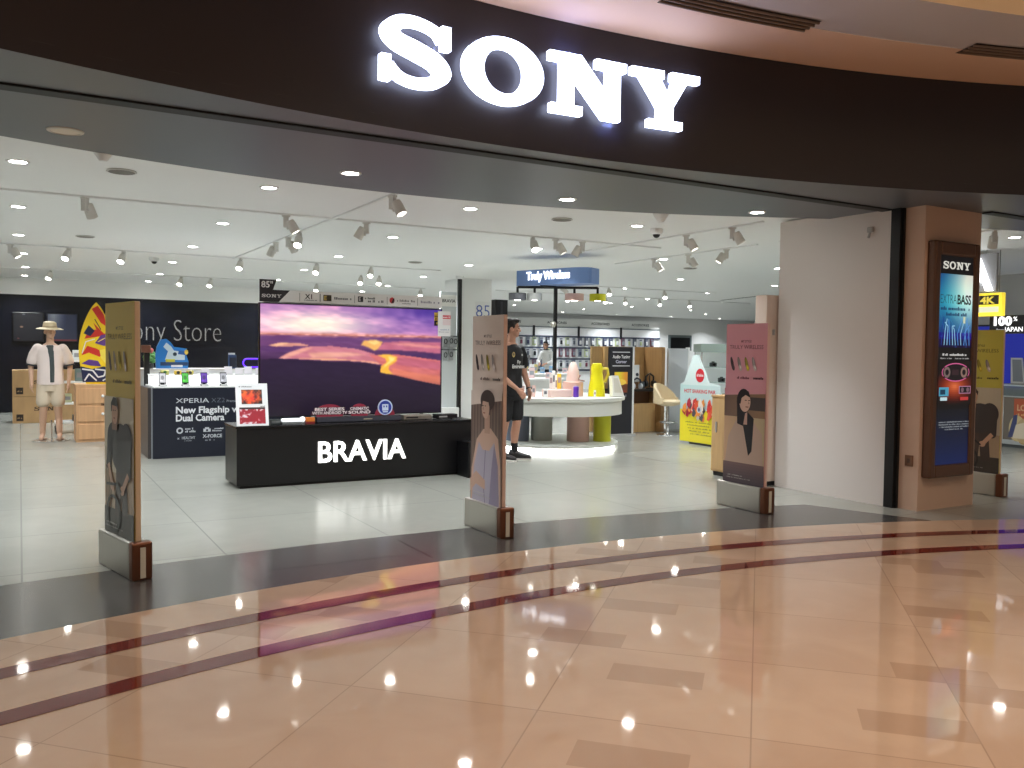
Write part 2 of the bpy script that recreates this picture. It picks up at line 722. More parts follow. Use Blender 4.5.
# the threshold stops at a straight edge beside the pillar
bmesh.ops.bisect_plane(mb.bm, geom=mb.bm.verts[:] + mb.bm.edges[:] + mb.bm.faces[:], plane_co=(8.3, 0, 0), plane_no=(1, 0.35, 0), clear_outer=True)
struct('floor_threshold', mb, M_DARK)
mb = MB()
c = mb.bm.verts.new((SCN.x, SCN.y, 0.004))
ring = [mb.bm.verts.new((x, y, 0.004)) for x, y in arc(SCN, SR, 2.9, 0.1, 96)]
for a, b in zip(ring, ring[1:]):
    mb.bm.faces.new((c, a, b))
struct('floor_corridor', mb, M_MALL)
for k, r in enumerate((10.62, 10.13)):
    mb = MB()
    band(mb, arc(SCN, r - 0.065, 2.6, 0.3, 96), arc(SCN, r + 0.065, 2.6, 0.3, 96), 0.006)
    struct('trim_%d' % (k + 1), mb, M_RED)

# walls
mb = MB(); mb.box(-5, 4.9, 20.6, 20.8, 0, 2.45)
struct('wall_back', mb, mat((12, 15, 26), 0.22, name='black_gloss_wall'))
mb = MB(); mb.box(-5, 4.9, 20.6, 20.8, 2.45, 2.8)
struct('wall_bulkhead', mb, WHITE)
mb = MB(); mb.box(4.9, 5.0, 20.6, 26.9, 0, 2.8)
struct('wall_return', mb, WHITE)
mb = MB(); mb.box(4.9, 27.5, 26.9, 27.1, 0, 2.8)
struct('wall_rear', mb, WHITE)
mb = MB(); mb.box(-5.1, -5, 5.5, 20.8, 0, 2.8)
struct('wall_left', mb, WHITE)
mb = MB(); mb.box(27.3, 27.5, 9, 27, 0, 2.8); mb.box(14.6, 14.7, 3.6, 9.2, 0, 2.8); mb.box(14.6, 27.4, 9.1, 9.2, 0, 2.8)
struct('wall_right', mb, mat((188, 188, 190), 0.6, name='grey_paint'))
mb = MB(); mb.box(6.95, 7.13, 5.17, 6.5, 0, 2.78)
struct('wall_partition', mb, mat((222, 216, 212), 0.55, name='off_white_panel'))

# ceilings
mb = MB(); mb.box(-5, 27.5, 5.0, 27.2, 2.8, 2.9)
struct('ceiling', mb, CEIL)
fas = arc(FC, FR, 2.45, 0.42, 80)
back = [(-5, 4.0), (-3.4, 5.0), (-1.6, 5.85)] + [(SX, -1.36 + math.sqrt(8.33 ** 2 - (SX - 2.73) ** 2)) for SX in np.linspace(-0.6, 6.4, 24)] \
    + [(7.2, 5.75), (8.8, 5.42), (11.5, 4.7), (13.6, 4.0)]
mb = MB()
lo, hi = [], []
# soffit slab between the fascia and its curved back edge
for z, store in ((2.74, lo), (2.81, hi)):
    n = 60
    for i in range(n + 1):
        x = -4.9 + (13.3 + 4.9) * i / n
        yf = FC.y + math.sqrt(max(0.0, FR ** 2 - (x - FC.x) ** 2)) if abs(x - FC.x) < FR else -6
        yb = float(np.interp(x, [q[0] for q in back], [q[1] for q in back]))
        store.append((x, yf, max(yb, yf + 0.05), z))
for a, b, c2, d in zip(lo, lo[1:], hi, hi[1:]):
    V = lambda x, y, z: mb.bm.verts.new((x, y, z))
    mb.bm.faces.new((V(a[0], a[1], a[3]), V(b[0], b[1], b[3]), V(b[0], b[2], b[3]), V(a[0], a[2], a[3])))
    mb.bm.faces.new((V(a[0], a[2], a[3]), V(b[0], b[2], b[3]), V(d[0], d[2], d[3]), V(c2[0], c2[2], c2[3])))
    mb.bm.faces.new((V(c2[0], c2[1], c2[3]), V(d[0], d[1], d[3]), V(d[0], d[2], d[3]), V(c2[0], c2[2], c2[3])))
bmesh.ops.remove_doubles(mb.bm, verts=mb.bm.verts, dist=0.0005)
struct('ceiling_soffit', mb, mat((92, 96, 102), 0.4, name='grey_soffit'))
# roller shutter slot in the soffit, straight along the shopfront
mb = MB(); mb.box(-4.8, 7.0, 5.16, 5.27, 2.728, 2.745)
mb.box(7.8, 13.2, 4.74, 4.84, 2.728, 2.745, M=Matrix.Identity(4))
struct('trim_3', mb, mat((5, 5, 6), 0.6, name='shutter_slot_black'))
# fascia
mb = MB()
wall_curve(mb, fas, 2.74, 3.63)
wall_curve(mb, arc(FC, FR + 0.1, 2.45, 0.42, 80), 2.74, 3.63)
band(mb, fas, arc(FC, FR + 0.1, 2.45, 0.42, 80), 3.63)
bmesh.ops.remove_doubles(mb.bm, verts=mb.bm.verts, dist=0.0005)
struct('wall_fascia', mb, mat((36, 32, 38), 0.42, name='dark_brown_fascia'), smooth=True)
# mall ceiling: peach band (warm light painted in), pale ring with vents, raised cove
mb = MB(); band(mb, arc(FC, 10.9, 2.7, 0.3, 80), arc(FC, FR + 0.12, 2.7, 0.3, 80), 3.632)
struct('ceiling_band', mb, mat((222, 186, 158), 0.6, name='painted_warm_light'))
mb = MB(); band(mb, arc(FC, 10.28, 2.7, 0.3, 80), arc(FC, 10.9, 2.7, 0.3, 80), 3.634)
struct('ceiling_ring', mb, mat((190, 180, 176), 0.6, name='pale_plaster'))
mb = MB(); wall_curve(mb, arc(FC, 10.28, 3.0, 0.1, 80), 3.634, 4.2)
struct('ceiling_cove', mb, mat((240, 220, 190), 0.6, name='cream_plaster'))
mb = MB(); mb.lathe([(10.3, 4.2), (10.3, 4.25)], (FC.x, FC.y, 0), 64)
struct('ceiling_corridor', mb, mat((236, 222, 200), 0.6, name='cream_ceiling'))

# shutter guide post and the pillar
mb = MB(); mb.box(6.94, 7.07, 5.07, 5.165, 0, 2.74); mb.box(6.97, 7.0, 5.055, 5.07, 0, 2.74)
struct('column_shutter_guide', mb, mat((5, 5, 6), 0.5, name='black_steel'))
mb = MB(); mb.box(7.0, 7.83, 4.86, 5.7, 0, 2.74)
struct('column', mb, mat((208, 178, 156), 0.55, name='tan_plaster'))
mb = MB(); mb.box(7.42, 8.1, 15.0, 15.7, 0, 2.8)
struct('column_white', mb, WHITE)
mb = MB(); mb.box(7.36, 7.42, 14.94, 15.02, 0, 2.8)
struct('trim_4', mb, BLACK)

# ================================================================== shopfront sign
LOGO = mat((214, 224, 255), 0.5, emit=6.5, name='lit_sign_letter')
sign = thing('logo_sign', 'large lit white SONY letters on the dark curved fascia', 'sign', (3.1, 4.96, 3.0))
for ch, x0, x1 in (('S', 1.865, 2.335), ('O', 2.43, 3.02), ('N', 3.075, 3.685), ('Y', 3.735, 4.305)):
    xm = (x0 + x1) / 2
    th = math.atan2(math.sqrt(FR ** 2 - (xm - FC.x) ** 2), xm - FC.x)
    wd = (x1 - x0) * 1.01
    mb = MB()
    for p in letter_polys(ch):
        mb.prism([((a - 0.5) * wd, b * 0.402) for a, b in p], -0.05, 0.0)
    o = mb.build('letter', LOGO, sign)
    r = FR - 0.02
    o.location = (FC.x + r * math.cos(th) - 3.1, FC.y + r * math.sin(th) - 4.96, 0.0)
    o.rotation_euler = (0, 0, th - PI / 2)

# ceiling vents in the corridor ceiling
for k, (a0, a1) in enumerate(((1.512, 1.405), (1.285, 1.19))):
    t = thing('air_vent', ('dark slotted air vent above the letters in the pale corridor ceiling',
                           'dark slotted air vent at the upper right corner of the corridor ceiling')[k], 'vent',
              (FC.x + 10.9 * math.cos((a0 + a1) / 2), FC.y + 10.9 * math.sin((a0 + a1) / 2), 3.633))
    q = t.location
    mb = MB()
    for r in (10.80, 10.85, 10.90, 10.95):
        pts = arc(FC, r, a0, a1, 12)
        mb.tube([(x - q.x, y - q.y, -0.008) for x, y in pts], 0.009, 6)
    mb.build('slat', mat((120, 100, 84), 0.5, name='vent_slat'), t)
    mb = MB()
    band(mb, [(x - q.x, y - q.y) for x, y in arc(FC, 10.77, a0, a1, 12)], [(x - q.x, y - q.y) for x, y in arc(FC, 10.98, a0, a1, 12)], -0.003)
    mb.build('duct_opening', mat((38, 28, 24), 0.8, name='dark_duct'), t)

# ================================================================== lights in the ceiling
ORD = ['first', 'second', 'third', 'fourth', 'fifth', 'sixth', 'seventh', 'eighth', 'ninth', 'tenth', 'eleventh', 'twelfth', 'thirteenth',
       'fourteenth', 'fifteenth', 'sixteenth', 'seventeenth', 'eighteenth', 'nineteenth', 'twentieth', '21st', '22nd', '23rd', '24th',
       '25th', '26th', '27th', '28th', '29th', '30th', '31st', '32nd', '33rd', '34th', '35th', '36th', '37th', '38th', '39th', '40th']


def make_downlight(watts=DOWN_WATTS, spread=125):
    t = thing('downlight', 'x', 'light')
    mb = MB(); mb.lathe([(0.058, -0.001), (0.064, -0.008), (0.082, -0.006), (0.084, 0.0)], seg=28, cap=False)
    mb.build('trim_ring', mat((235, 235, 235), 0.4, name='white_ring'), t, smooth=True)
    mb = MB(); mb.lathe([(0.059, -0.004), (0.058, -0.002)], seg=28)
    mb.build('lens', mat((255, 250, 242), 0.5, emit=LENS, name='downlight_lens'), t)
    area_light('downlight_lamp', (0, 0, -0.02), 0.11, watts, (0.93, 0.975, 1.0), t, spread=math.radians(spread))
    return t


dl0 = make_downlight()
first = [True]


def downlight(x, y, z, label, group):
    if first[0]:
        first[0] = False
        dl0.location = (x, y, z)
        dl0['label'] = label
        dl0['group'] = group
        return dl0
    return dup(dl0, (x, y, z), 0, label, group)


for k, (x, y) in enumerate([(2.2, 6.35), (4.19, 6.38), (6.06, 5.96)]):
    o = make_downlight(6.0, 66)
    o.location = (x, y, 2.74)
    tag(o, 'lit round downlight in the grey soffit, %s from the left' % ORD[k], 'light', 'downlights in the grey soffit')
ROWY = [7.62, 10.08, 12.65, 15.15, 17.75, 19.9]
COLX = [[-2.0, 0.0, 1.9, 3.87, 5.93, 8.24, 10.2], [-2.0, 0.0, 2.0, 4.04, 6.15, 8.35, 10.75], [-2.0, 0.0, 2.1, 4.2, 6.4, 8.6, 10.9, 13.4],
        [0.05, 2.2, 4.4, 6.7, 9.0, 11.5, 13.9], [0.1, 2.35, 4.6, 7.0, 9.4, 11.8, 14.2], [0.1, 2.4, 4.8, 7.2, 9.6, 12.0, 14.6]]
for r, y in enumerate(ROWY):
    for k, x in enumerate(COLX[r]):
        lb = 'round white ceiling downlight, %s row in from the shopfront, ' % ORD[r] + ('beyond the left edge' if k == 0 and x < -1 else '%s from left' % ORD[k - (1 if r < 3 else 0)])
        downlight(x, y, 2.8, lb,
                  'downlights in the white shop ceiling')
far = [(16.6, 17.5), (16.2, 21.0), (13.05, 22.7), (16.0, 23.3), (19.0, 21.5), (21.2, 23.2), (16.7, 25.6), (19.2, 25.8), (21.9, 25.9), (24.4, 25.9)]
for k, (x, y) in enumerate(far):
    downlight(x, y, 2.8, 'small round downlight near the accessory wall at the rear, %s from the left' % ORD[k], 'downlights near the accessory wall')
downlight(10.1, 5.86, 2.8, 'round downlight in the ceiling seen right of the pillar', 'downlights in the white shop ceiling')
t = thing('downlight', 'unlit cream round downlight at the left of the grey soffit', 'light', (0.26, 6.1, 2.74))
mb = MB(); mb.lathe([(0.08, -0.001), (0.085, -0.01), (0.105, -0.006), (0.107, 0)], seg=28, cap=False)
mb.build('trim_ring', mat((200, 190, 176), 0.4, name='cream_ring'), t, smooth=True)
mb = MB(); mb.lathe([(0.083, -0.006), (0.082, -0.003)], seg=28)
mb.build('lens', mat((214, 200, 180), 0.5, name='unlit_lens'), t)

# tracks: thin recessed rails in the ceiling
TRK = [('along the front of the shop', -3.0, 7.4, 9.0, 9.0), ('running inward above the television', 2.92, 2.92, 7.15, 13.9),
       ('running inward above the round table', 6.8, 6.8, 6.6, 9.9), ('running inward nearest the white partition', 8.15, 8.15, 8.0, 11.0),
       ('across the ceiling over the phone counter', -3.0, 6.4, 13.75, 13.75), ('across the ceiling near the black wall', -2.0, 8.0, 18.0, 18.0),
       ('along the far right ceiling', 9.5, 17.5, 17.4, 17.4), ('across the ceiling behind the round table', 9.0, 14.0, 15.0, 15.0),
       ('seen right of the pillar', 9.3, 9.3, 5.2, 7.4)]
for nm, x0, x1, y0, y1 in TRK:
    mb = MB()
    mb.box(x0 - (0.018 if x0 == x1 else 0), x1 + (0.018 if x0 == x1 else 0), y0 - (0.018 if y0 == y1 else 0), y1 + (0.018 if y0 == y1 else 0), 2.782, 2.8)
    tag(mb.build('lighting_track', mat((236, 237, 237), 0.5, name='track_grey')), 'thin grey ceiling lighting track %s' % nm, 'track', 'ceiling lighting tracks')


def make_spot(lit, tilt):
    t = thing('track_spotlight', 'x', 'spotlight')
    mb = MB(); mb.box(-0.018, 0.018, -0.05, 0.05, -0.02, 0, 0.004); mb.box(-0.03, 0.03, -0.03, 0.03, -0.145, -0.015, 0.006)
    mb.build('mount', mat((214, 212, 208), 0.45, name='spot_grey'), t)
    M = Matrix.Translation((0, -0.075, -0.125)) @ Matrix.Rotation(math.radians(tilt), 4, 'X')
    mb = MB()
    prof = [(0.038, 0.07), (0.052, 0.06), (0.056, 0.02), (0.058, -0.085), (0.052, -0.088), (0.050, -0.07)]
    mb.lathe(prof, seg=24, cap=True)
    mb.cyl((0, 0.03, 0), (0, 0.075, 0), 0.012)
    bmesh.ops.transform(mb.bm, matrix=M, verts=mb.bm.verts)
    head = mb.build('head', mat((216, 212, 206), 0.45, name='spot_head_grey'), t, smooth=True)
    mb = MB(); mb.lathe([(0.0495, -0.082), (0.0495, -0.078)], seg=24)
    bmesh.ops.transform(mb.bm, matrix=M, verts=mb.bm.verts)
    mb.build('lens', mat((255, 250, 240), 0.5, emit=26.0 if lit else 4.0, name='spot_lens' if lit else 'spot_lens_low'), head)
    t.scale = (.86, .86, .86)
    return t


sp_lit = make_spot(True, -38)
sp_off = make_spot(False, -30)
used = {id(sp_lit): False, id(sp_off): False}
TOWARD = math.radians(-30)                     # heads that look back at the shopfront


def spot(x, y, lit, label, rz=None):
    src = sp_lit if lit else sp_off
    rz = (TOWARD if lit else TOWARD + PI * 0.8) if rz is None else rz
    if not used[id(src)]:
        used[id(src)] = True
        src.location = (x, y, 2.783)
        src.rotation_euler = (0, 0, rz)
        src['label'] = label
        src['group'] = 'track spotlights'
        return src
    return dup(src, (x, y, 2.783), rz, label, 'track spotlights')


SPOTS = [
    ('on the front track', [(0.54, 9.0, 0, 2.4), (2.42, 9.0, 0, 1.2), (3.3, 9.0, 0, -2.2), (5.42, 9.0, 1, -0.2), (5.75, 9.0, 0, 1.0), (6.15, 9.0, 0, -2.4)]),
    ('on the track above the television', [(2.92, 7.3, 0, 0.6), (2.92, 10.25, 1, None), (2.92, 10.75, 0, 2.0), (2.92, 11.35, 0, -2.5)]),
    ('on the track over the phone counter', [(-0.1, 13.75, 0, 1.2), (0.62, 13.75, 1, None), (1.33, 13.75, 1, None), (3.0, 13.75, 1, None), (4.2, 13.75, 1, None), (5.13, 13.75, 1, None)]),
    ('on the track near the black wall', [(0.52, 18.0, 1, None), (2.78, 18.0, 1, None), (3.34, 18.0, 1, None), (5.5, 18.0, 1, None), (7.9, 18.0, 1, None)]),
    ('on the track above the round table', [(6.8, 7.05, 0, 0.9), (6.8, 7.8, 0, 0.7)]),
    ('on the track nearest the white partition', [(8.15, 8.55, 0, -2.2), (8.15, 9.3, 0, 0.9), (8.15, 10.05, 0, 0.8)]),
    ('on the far right track', [(11.47, 17.4, 1, None), (12.59, 17.4, 1, None), (13.2, 17.4, 1, None), (14.3, 17.4, 1, None), (15.3, 17.4, 1, None)]),
    ('on the track behind the round table', [(9.75, 15.0, 0, 1.0), (10.95, 15.0, 1, None), (12.47, 15.0, 1, None)]),
    ('seen right of the pillar', [(9.3, 5.62, 0, 2.3)]),
]
for nm, L in SPOTS:
    for k, (x, y, lit, rz) in enumerate(L):
        if len(L) > 1:
            spot(x, y, lit, 'grey %strack spotlight %s, %s from its left end' % ('lit ' if lit else '', nm, ORD[k]), rz)
        else:
            spot(x, y, lit, 'grey track spotlight on the ceiling seen right of the pillar', rz)
# two loose spots hung between the television and the white column
for k, (x, y, lb) in enumerate(((5.62, 15.6, 'lit grey spotlight on its own bracket above the television banner, left of two'),
                                (5.95, 15.5, 'lit grey spotlight on its own bracket above the television banner, right of two'))):
    o = spot(x, y, 1, lb)
    o.location.z = 2.8

# dome cameras
for x, y, lb in ((6.28, 7.71, 'white dome camera with black lens in front of the inward track'),
                 (7.2, 14.6, 'white dome camera with black lens beside the white column top'),
                 (1.85, 14.6, 'small dark dome camera over the phone counter')):
    t = thing('dome_camera', lb, 'camera', (x, y, 2.8), 0, 'ceiling dome cameras')
    mb = MB(); mb.lathe([(0.075, 0), (0.075, -0.03), (0.06, -0.06), (0.05, -0.062)], seg=24)
    mb.build('housing', WHITE, t, smooth=True)
    mb = MB(); mb.ball((0, 0, -0.058), 0.043)
    mb.build('lens_dome', BLACK, t, smooth=True)
# round ceiling speakers / grilles
for x, y, lb in ((0.72, 7.57, 'round grey ceiling speaker behind the soffit at the left'),
                 (4.99, 7.69, 'round dark ceiling speaker behind the soffit near the middle'),
                 (9.59, 10.89, 'round grey ceiling speaker beside the inward tracks at the right'),
                 (5.49, 12.74, 'round grey ceiling speaker in the ceiling over the television'),
                 (0.74, 12.3, 'round grey ceiling speaker over the phone counter at the left')):
    t = thing('ceiling_speaker', lb, 'speaker', (x, y, 2.8), 0, 'ceiling speakers')
    mb = MB(); mb.lathe([(0.11, 0), (0.115, -0.008), (0.10, -0.012)], seg=28)
    mb.build('rim', mat((190, 188, 184), 0.5, name='speaker_rim'), t)
    mb = MB(); mb.lathe([(0.098, -0.0118), (0.098, -0.0135)], seg=28)
    mb.build('grille', mat((120, 116, 110), 0.7, name='speaker_grille'), t)
for x, y, z, lb in ((0.52, 6.72, 2.8, 'white cone sensor hanging just behind the left soffit edge'), (5.55, 6.75, 2.8, 'white cone sensor hanging just behind the soffit edge above the round table')):
    t = thing('ceiling_sensor', lb, 'sensor', (x, y, z), 0, 'ceiling sensors')
    mb = MB(); mb.lathe([(0.08, 0), (0.075, -0.03), (0.03, -0.1), (0.02, -0.105)], seg=20)
    mb.build('cone', WHITE, t, smooth=True)
# dashed linear diffuser on the right
t = thing('linear_diffuser', 'long dark slotted air diffuser in the ceiling at the right', 'vent', (15.7, 16.0, 2.798), math.radians(74))
mb = MB(); mb.box(-1.0, 1.0, -0.06, 0.06, -0.006, 0.0)
mb.build('frame', WHITE, t)
mb = MB()
for k in range(10):
    mb.box(-0.96 + k * 0.194, -0.96 + k * 0.194 + 0.14, -0.045, 0.045, -0.009, -0.006)
mb.build('slot', BLACK, t)

# ================================================================== anti-theft gates with posters
def head_shape(P, x, z, s, skin, hair, longhair=False, turn=0.0):
    """a small printed portrait head, s = head height"""
    if longhair:
        P.oval(x - 0.10 * s, z + 0.02 * s, 0.46 * s, 0.62 * s, hair)
        P.poly([(x - .55 * s, z + .2 * s), (x - .5 * s, z - 1.1 * s), (x - .1 * s, z - 1.2 * s), (x + .1 * s, z - .2 * s), (x, z + .4 * s)], hair)
    P.oval(x, z, 0.37 * s, 0.5 * s, skin)
    sk2 = tuple(int(v * 0.82) for v in skin)
    P.poly([(x + turn * .28 * s, z + .05 * s), (x + turn * .42 * s, z - .08 * s), (x + turn * .26 * s, z - .12 * s)], sk2)
    P.rect(x + turn * .2 * s - .17 * s, x + turn * .2 * s - .04 * s, z + .06 * s, z + .10 * s, (40, 28, 26))
    P.rect(x + turn * .2 * s + .07 * s, x + turn * .2 * s + .18 * s, z + .06 * s, z + .10 * s, (40, 28, 26))
    P.rect(x + turn * .18 * s - .09 * s, x + turn * .18 * s + .11 * s, z - .27 * s, z - .22 * s, (150, 80, 76))
    if longhair:
        P.poly([(x - .40 * s, z - .1 * s), (x - .42 * s, z + .35 * s), (x - .1 * s, z + .60 * s), (x + .25 * s, z + .52 * s), (x + .36 * s, z + .22 * s), (x + .05 * s, z + .34 * s), (x - .22 * s, z + .18 * s), (x - .28 * s, z - .1 * s)], hair)
    else:
        P.poly([(x - .39 * s, z + .02 * s), (x - .42 * s, z + .38 * s), (x - .15 * s, z + .64 * s), (x + .22 * s, z + .62 * s), (x + .42 * s, z + .34 * s), (x + .37 * s, z + .08 * s), (x + .30 * s, z + .26 * s), (x - .26 * s, z + .30 * s), (x - .31 * s, z + .04 * s)], hair)


def earbuds(P, x0, z, s, cols, dark=(60, 48, 50)):
    for k, c in enumerate(cols):
        x = x0 + k * s * 0.62
        P.oval(x, z, .12 * s, .42 * s, dark if k == 0 else tuple(int(v * .62) for v in c), tilt=0.28)
        P.oval(x + .02 * s, z + .02 * s, .075 * s, .33 * s, tuple(int(v * .8) for v in c), tilt=0.28)
        P.oval(x + .10 * s, z - .26 * s, .12 * s, .2 * s, c, tilt=0.4)
        P.oval(x + .12 * s, z - .24 * s, .05 * s, .1 * s, tuple(min(255, int(v * 1.25)) for v in c), tilt=0.4)


def poster(kind, W, H):
    """the printed face of a gate; x 0..W, z 0..H"""
    P = Print()
    top = {'gold': (216, 192, 96), 'beige': (220, 202, 192), 'pink': (222, 156, 166), 'lime': (214, 204, 90)}[kind]
    ink = {'gold': (110, 90, 44), 'beige': (92, 70, 66), 'pink': (112, 52, 66), 'lime': (110, 100, 40)}[kind]
    P.rect(0, W, 0, H, top)
    P.text('MY STYLE', W * .5, H * .885, H * .014, ink, 0.02, 'c')
    P.text('TRULY WIRELESS', W * .5, H * .845, H * .024, ink, 0.0, 'c', width=W * .82)
    earbuds(P, W * .16, H * .755, H * .10, [(70, 58, 62), (196, 184, 176), (206, 186, 60), (214, 200, 196)])
    P.scribble(W * .3, W * .60, H * .66, H * .016, ink, 3)
    P.scribble(W * .64, W * .94, H * .66, H * .018, tuple(int(v * .55) for v in ink), 4)
    y1 = H * .60
    if kind in ('gold', 'lime'):
        bg = (176, 166, 140)
        P.grid(0, W, 0, y1, 12, 24, lambda u, v: (np.where(v > .45, 222, 200) - 20 * u, np.where(v > .45, 212, 178) - 20 * u, np.where(v > .45, 190, 150) - 18 * u))
        for k in range(4):
            P.rect(W * (.04 + .06 * k), W * (.07 + .06 * k), H * .05, H * .30, (112, 86, 62))
        P.rect(0, W, 0, H * .12, (66, 60, 56))
        sk = (206, 164, 138)
        # crouched forward, dark jersey, hands on a bicycle bar
        dk = (64, 58, 60)
        P.line([(W * .52, H * .30), (W * .46, H * .09)], W * .19, (78, 62, 58)); P.line([(W * .66, H * .32), (W * .72, H * .09)], W * .20, (70, 58, 56))
        P.oval(W * .58, H * .385, W * .33, H * .105, dk); P.oval(W * .32, H * .435, W * .19, H * .055, dk); P.oval(W * .78, H * .42, W * .19, H * .075, dk)
        P.line([(W * .22, H * .44), (W * .17, H * .31)], W * .17, dk); P.line([(W * .86, H * .42), (W * .85, H * .28)], W * .17, dk)
        P.oval(W * .17, H * .31, W * .085, H * .028, dk); P.oval(W * .85, H * .28, W * .085, H * .028, dk)
        P.line([(W * .17, H * .31), (W * .30, H * .22)], W * .085, sk); P.line([(W * .85, H * .28), (W * .66, H * .21)], W * .085, sk)
        P.oval(W * .31, H * .216, W * .07, H * .02, sk); P.oval(W * .65, H * .208, W * .07, H * .02, sk)
        P.line([(W * .1, H * .22), (W * .5, H * .23), (W * .62, H * .2)], H * .012, (34, 32, 32))
        P.ring(W * .34, H * .10, W * .2, W * .24, (36, 34, 34))
        P.rect(W * .32, W * .5, H * .46, H * .52, (150, 112, 92))
        head_shape(P, W * .42, H * .535, H * .10, sk, (38, 30, 28), False, -.2)
    elif kind == 'beige':
        P.grid(0, W, 0, y1, 20, 24, lambda u, v: (96 + 30 * ((u * 20).astype(int) % 2), 78 + 26 * ((u * 20).astype(int) % 2), 70 + 24 * ((u * 20).astype(int) % 2)))
        P.poly([(0, y1), (W, y1), (W, H * .56), (0, H * .52)], top)
        sk = (206, 170, 150)
        P.poly([(W * .02, 0), (W * .04, H * .18), (W * .2, H * .34), (W * .42, H * .40), (W * .66, H * .41), (W * .9, H * .36), (W * .98, H * .2), (W, 0)], sk)
        P.poly([(W * .06, 0), (W * .12, H * .2), (W * .28, H * .33), (W * .4, H * .29), (W * .62, H * .29), (W * .78, H * .34), (W * .9, H * .22), (W * .93, 0)], (176, 168, 186))
        P.poly([(W * .62, H * .0), (W * .7, H * .2), (W * .78, H * .33), (W * .9, H * .22), (W * .95, 0)], (140, 128, 156))
        P.line([(W * .5, H * .29), (W * .45, H * .1), (W * .5, 0)], W * .02, (120, 110, 140))
        P.poly([(W * .0, H * .12), (W * .2, H * .17), (W * .5, H * .13), (W * .5, H * .08), (W * .2, H * .10), (0, H * .05)], (198, 160, 140))
        P.rect(W * .47, W * .64, H * .38, H * .48, (190, 152, 132))
        P.oval(W * .56, H * .555, W * .23, H * .055, (66, 50, 46))
        head_shape(P, W * .50, H * .515, H * .115, sk, (62, 46, 42), False, -.7)
    else:
        P.grid(0, W, 0, y1, 12, 24, lambda u, v: (np.where(v > .72, 120 + 30 * u, 214 - 20 * u), np.where(v > .72, 96 + 20 * u, 176), np.where(v > .72, 84, 140)))
        P.rect(W * .6, W, H * .47, H * .55, (70, 58, 54))
        P.poly([(0, y1), (W, y1), (W, H * .575), (0, H * .555)], top)
        sk = (222, 184, 164)
        P.poly([(W * .02, H * .10), (W * .12, H * .30), (W * .3, H * .40), (W * .7, H * .41), (W * .94, H * .33), (W * .98, H * .1)], (196, 168, 150))
        P.poly([(W * .46, H * .40), (W * .58, H * .46), (W * .74, H * .42), (W * .70, H * .22), (W * .62, H * .19)], (30, 24, 28))
        P.grid(0, W, 0, H * .14, 12, 8, lambda u, v: (66 + 60 * v, 54 + 44 * v, 66 + 30 * v))
        P.rect(W * .42, W * .58, H * .38, H * .46, (206, 164, 146))
        head_shape(P, W * .52, H * .52, H * .125, sk, (34, 24, 28), True, .8)
    P.scribble(W * .1, W * .5, H * .055, H * .008, (190, 186, 180), 7)
    P.scribble(W * .1, W * .7, H * .040, H * .007, (170, 166, 160), 8)
    return P


def gate(kind, label, x, y, rz, edge):
    """panel 0.5 m wide standing in a metal foot; local x runs along the panel, its printed face looks to -Y"""
    t = thing('security_gate', label, 'security gate', (x, y, 0.0), rz, 'anti-theft gates across the shop entrance')
    W, H = 0.50, 1.46
    mb = MB(); mb.box(-W / 2, W / 2, 0, 0.034, 0.21, 1.67, 0.006)
    mb.build('panel', edge, t)
    poster(kind, W, H).build('poster', t, (-W / 2, 0, 0.21), 0, rough=0.3)
    mb = MB(); mb.box(-0.31, 0.235, -0.035, 0.082, 0.0, 0.225, 0.012)
    mb.build('base', STEEL, t)
    mb = MB(); mb.box(0.235, 0.30, -0.037, 0.084, 0.0, 0.23, 0.012)
    end = mb.build('base_end', COPPER, t)
    mb = MB(); mb.box(0.299, 0.304, 0.008, 0.04, 0.015, 0.20, 0.001)
    mb.build('light_strip', mat((214, 208, 190), 0.4, name='gate_lamp'), end)
    return t


GOLD = mat((226, 200, 166), 0.45, name='gate_edge_tan')
PINKE = mat((228, 196, 186), 0.45, name='gate_edge_pink')
gate('gold', 'gold gate panel with a crouching man, leftmost of the entrance gates', 0.535, 5.80, -PI / 2 + 0.24, GOLD)
gate('beige', 'beige gate panel with a woman in lavender, before the television counter', 3.12, 5.83, -PI / 2, mat((212, 182, 166), 0.45, name='gate_edge_brown'))
gate('pink', 'pink gate panel with a long-haired woman, left of the white partition', 5.66, 5.66, -PI / 2, PINKE)
gate('lime', 'yellow gate panel with a crouching man, half behind the pillar', 8.50, 5.26, -PI / 2, GOLD)

# ================================================================== pillar light box
t = thing('lightbox_poster', 'tall brown framed SONY light box on the front of the pillar', 'sign', (7.365, 4.86, 0.30))
FRAME = mat((104, 76, 60), 0.35, 0.4, name='bronze_frame')
W, H = 0.66, 2.13
mb = MB()
for x0, x1, z0, z1 in ((-W / 2, -W / 2 + .085, 0, H), (W / 2 - .085, W / 2, 0, H)):
    mb.box(x0, x1, -0.09, 0, z0, z1, 0.02)
mb.box(-W / 2 + .07, W / 2 - .07, -0.09, 0, 0, .12, 0.02); mb.box(-W / 2 + .07, W / 2 - .07, -0.09, 0, H - .13, H, 0.02)
mb.build('frame', FRAME, t)
P = Print()
w0, w1 = -.245, .245
P.rect(w0, w1, .11, 2.01, (9, 9, 14))
P.grid(w0, w1, .11, .62, 8, 16, lambda u, v: (8 + 4 * u, 16 + 14 * (1 - v), 26 + 54 * (1 - v)))


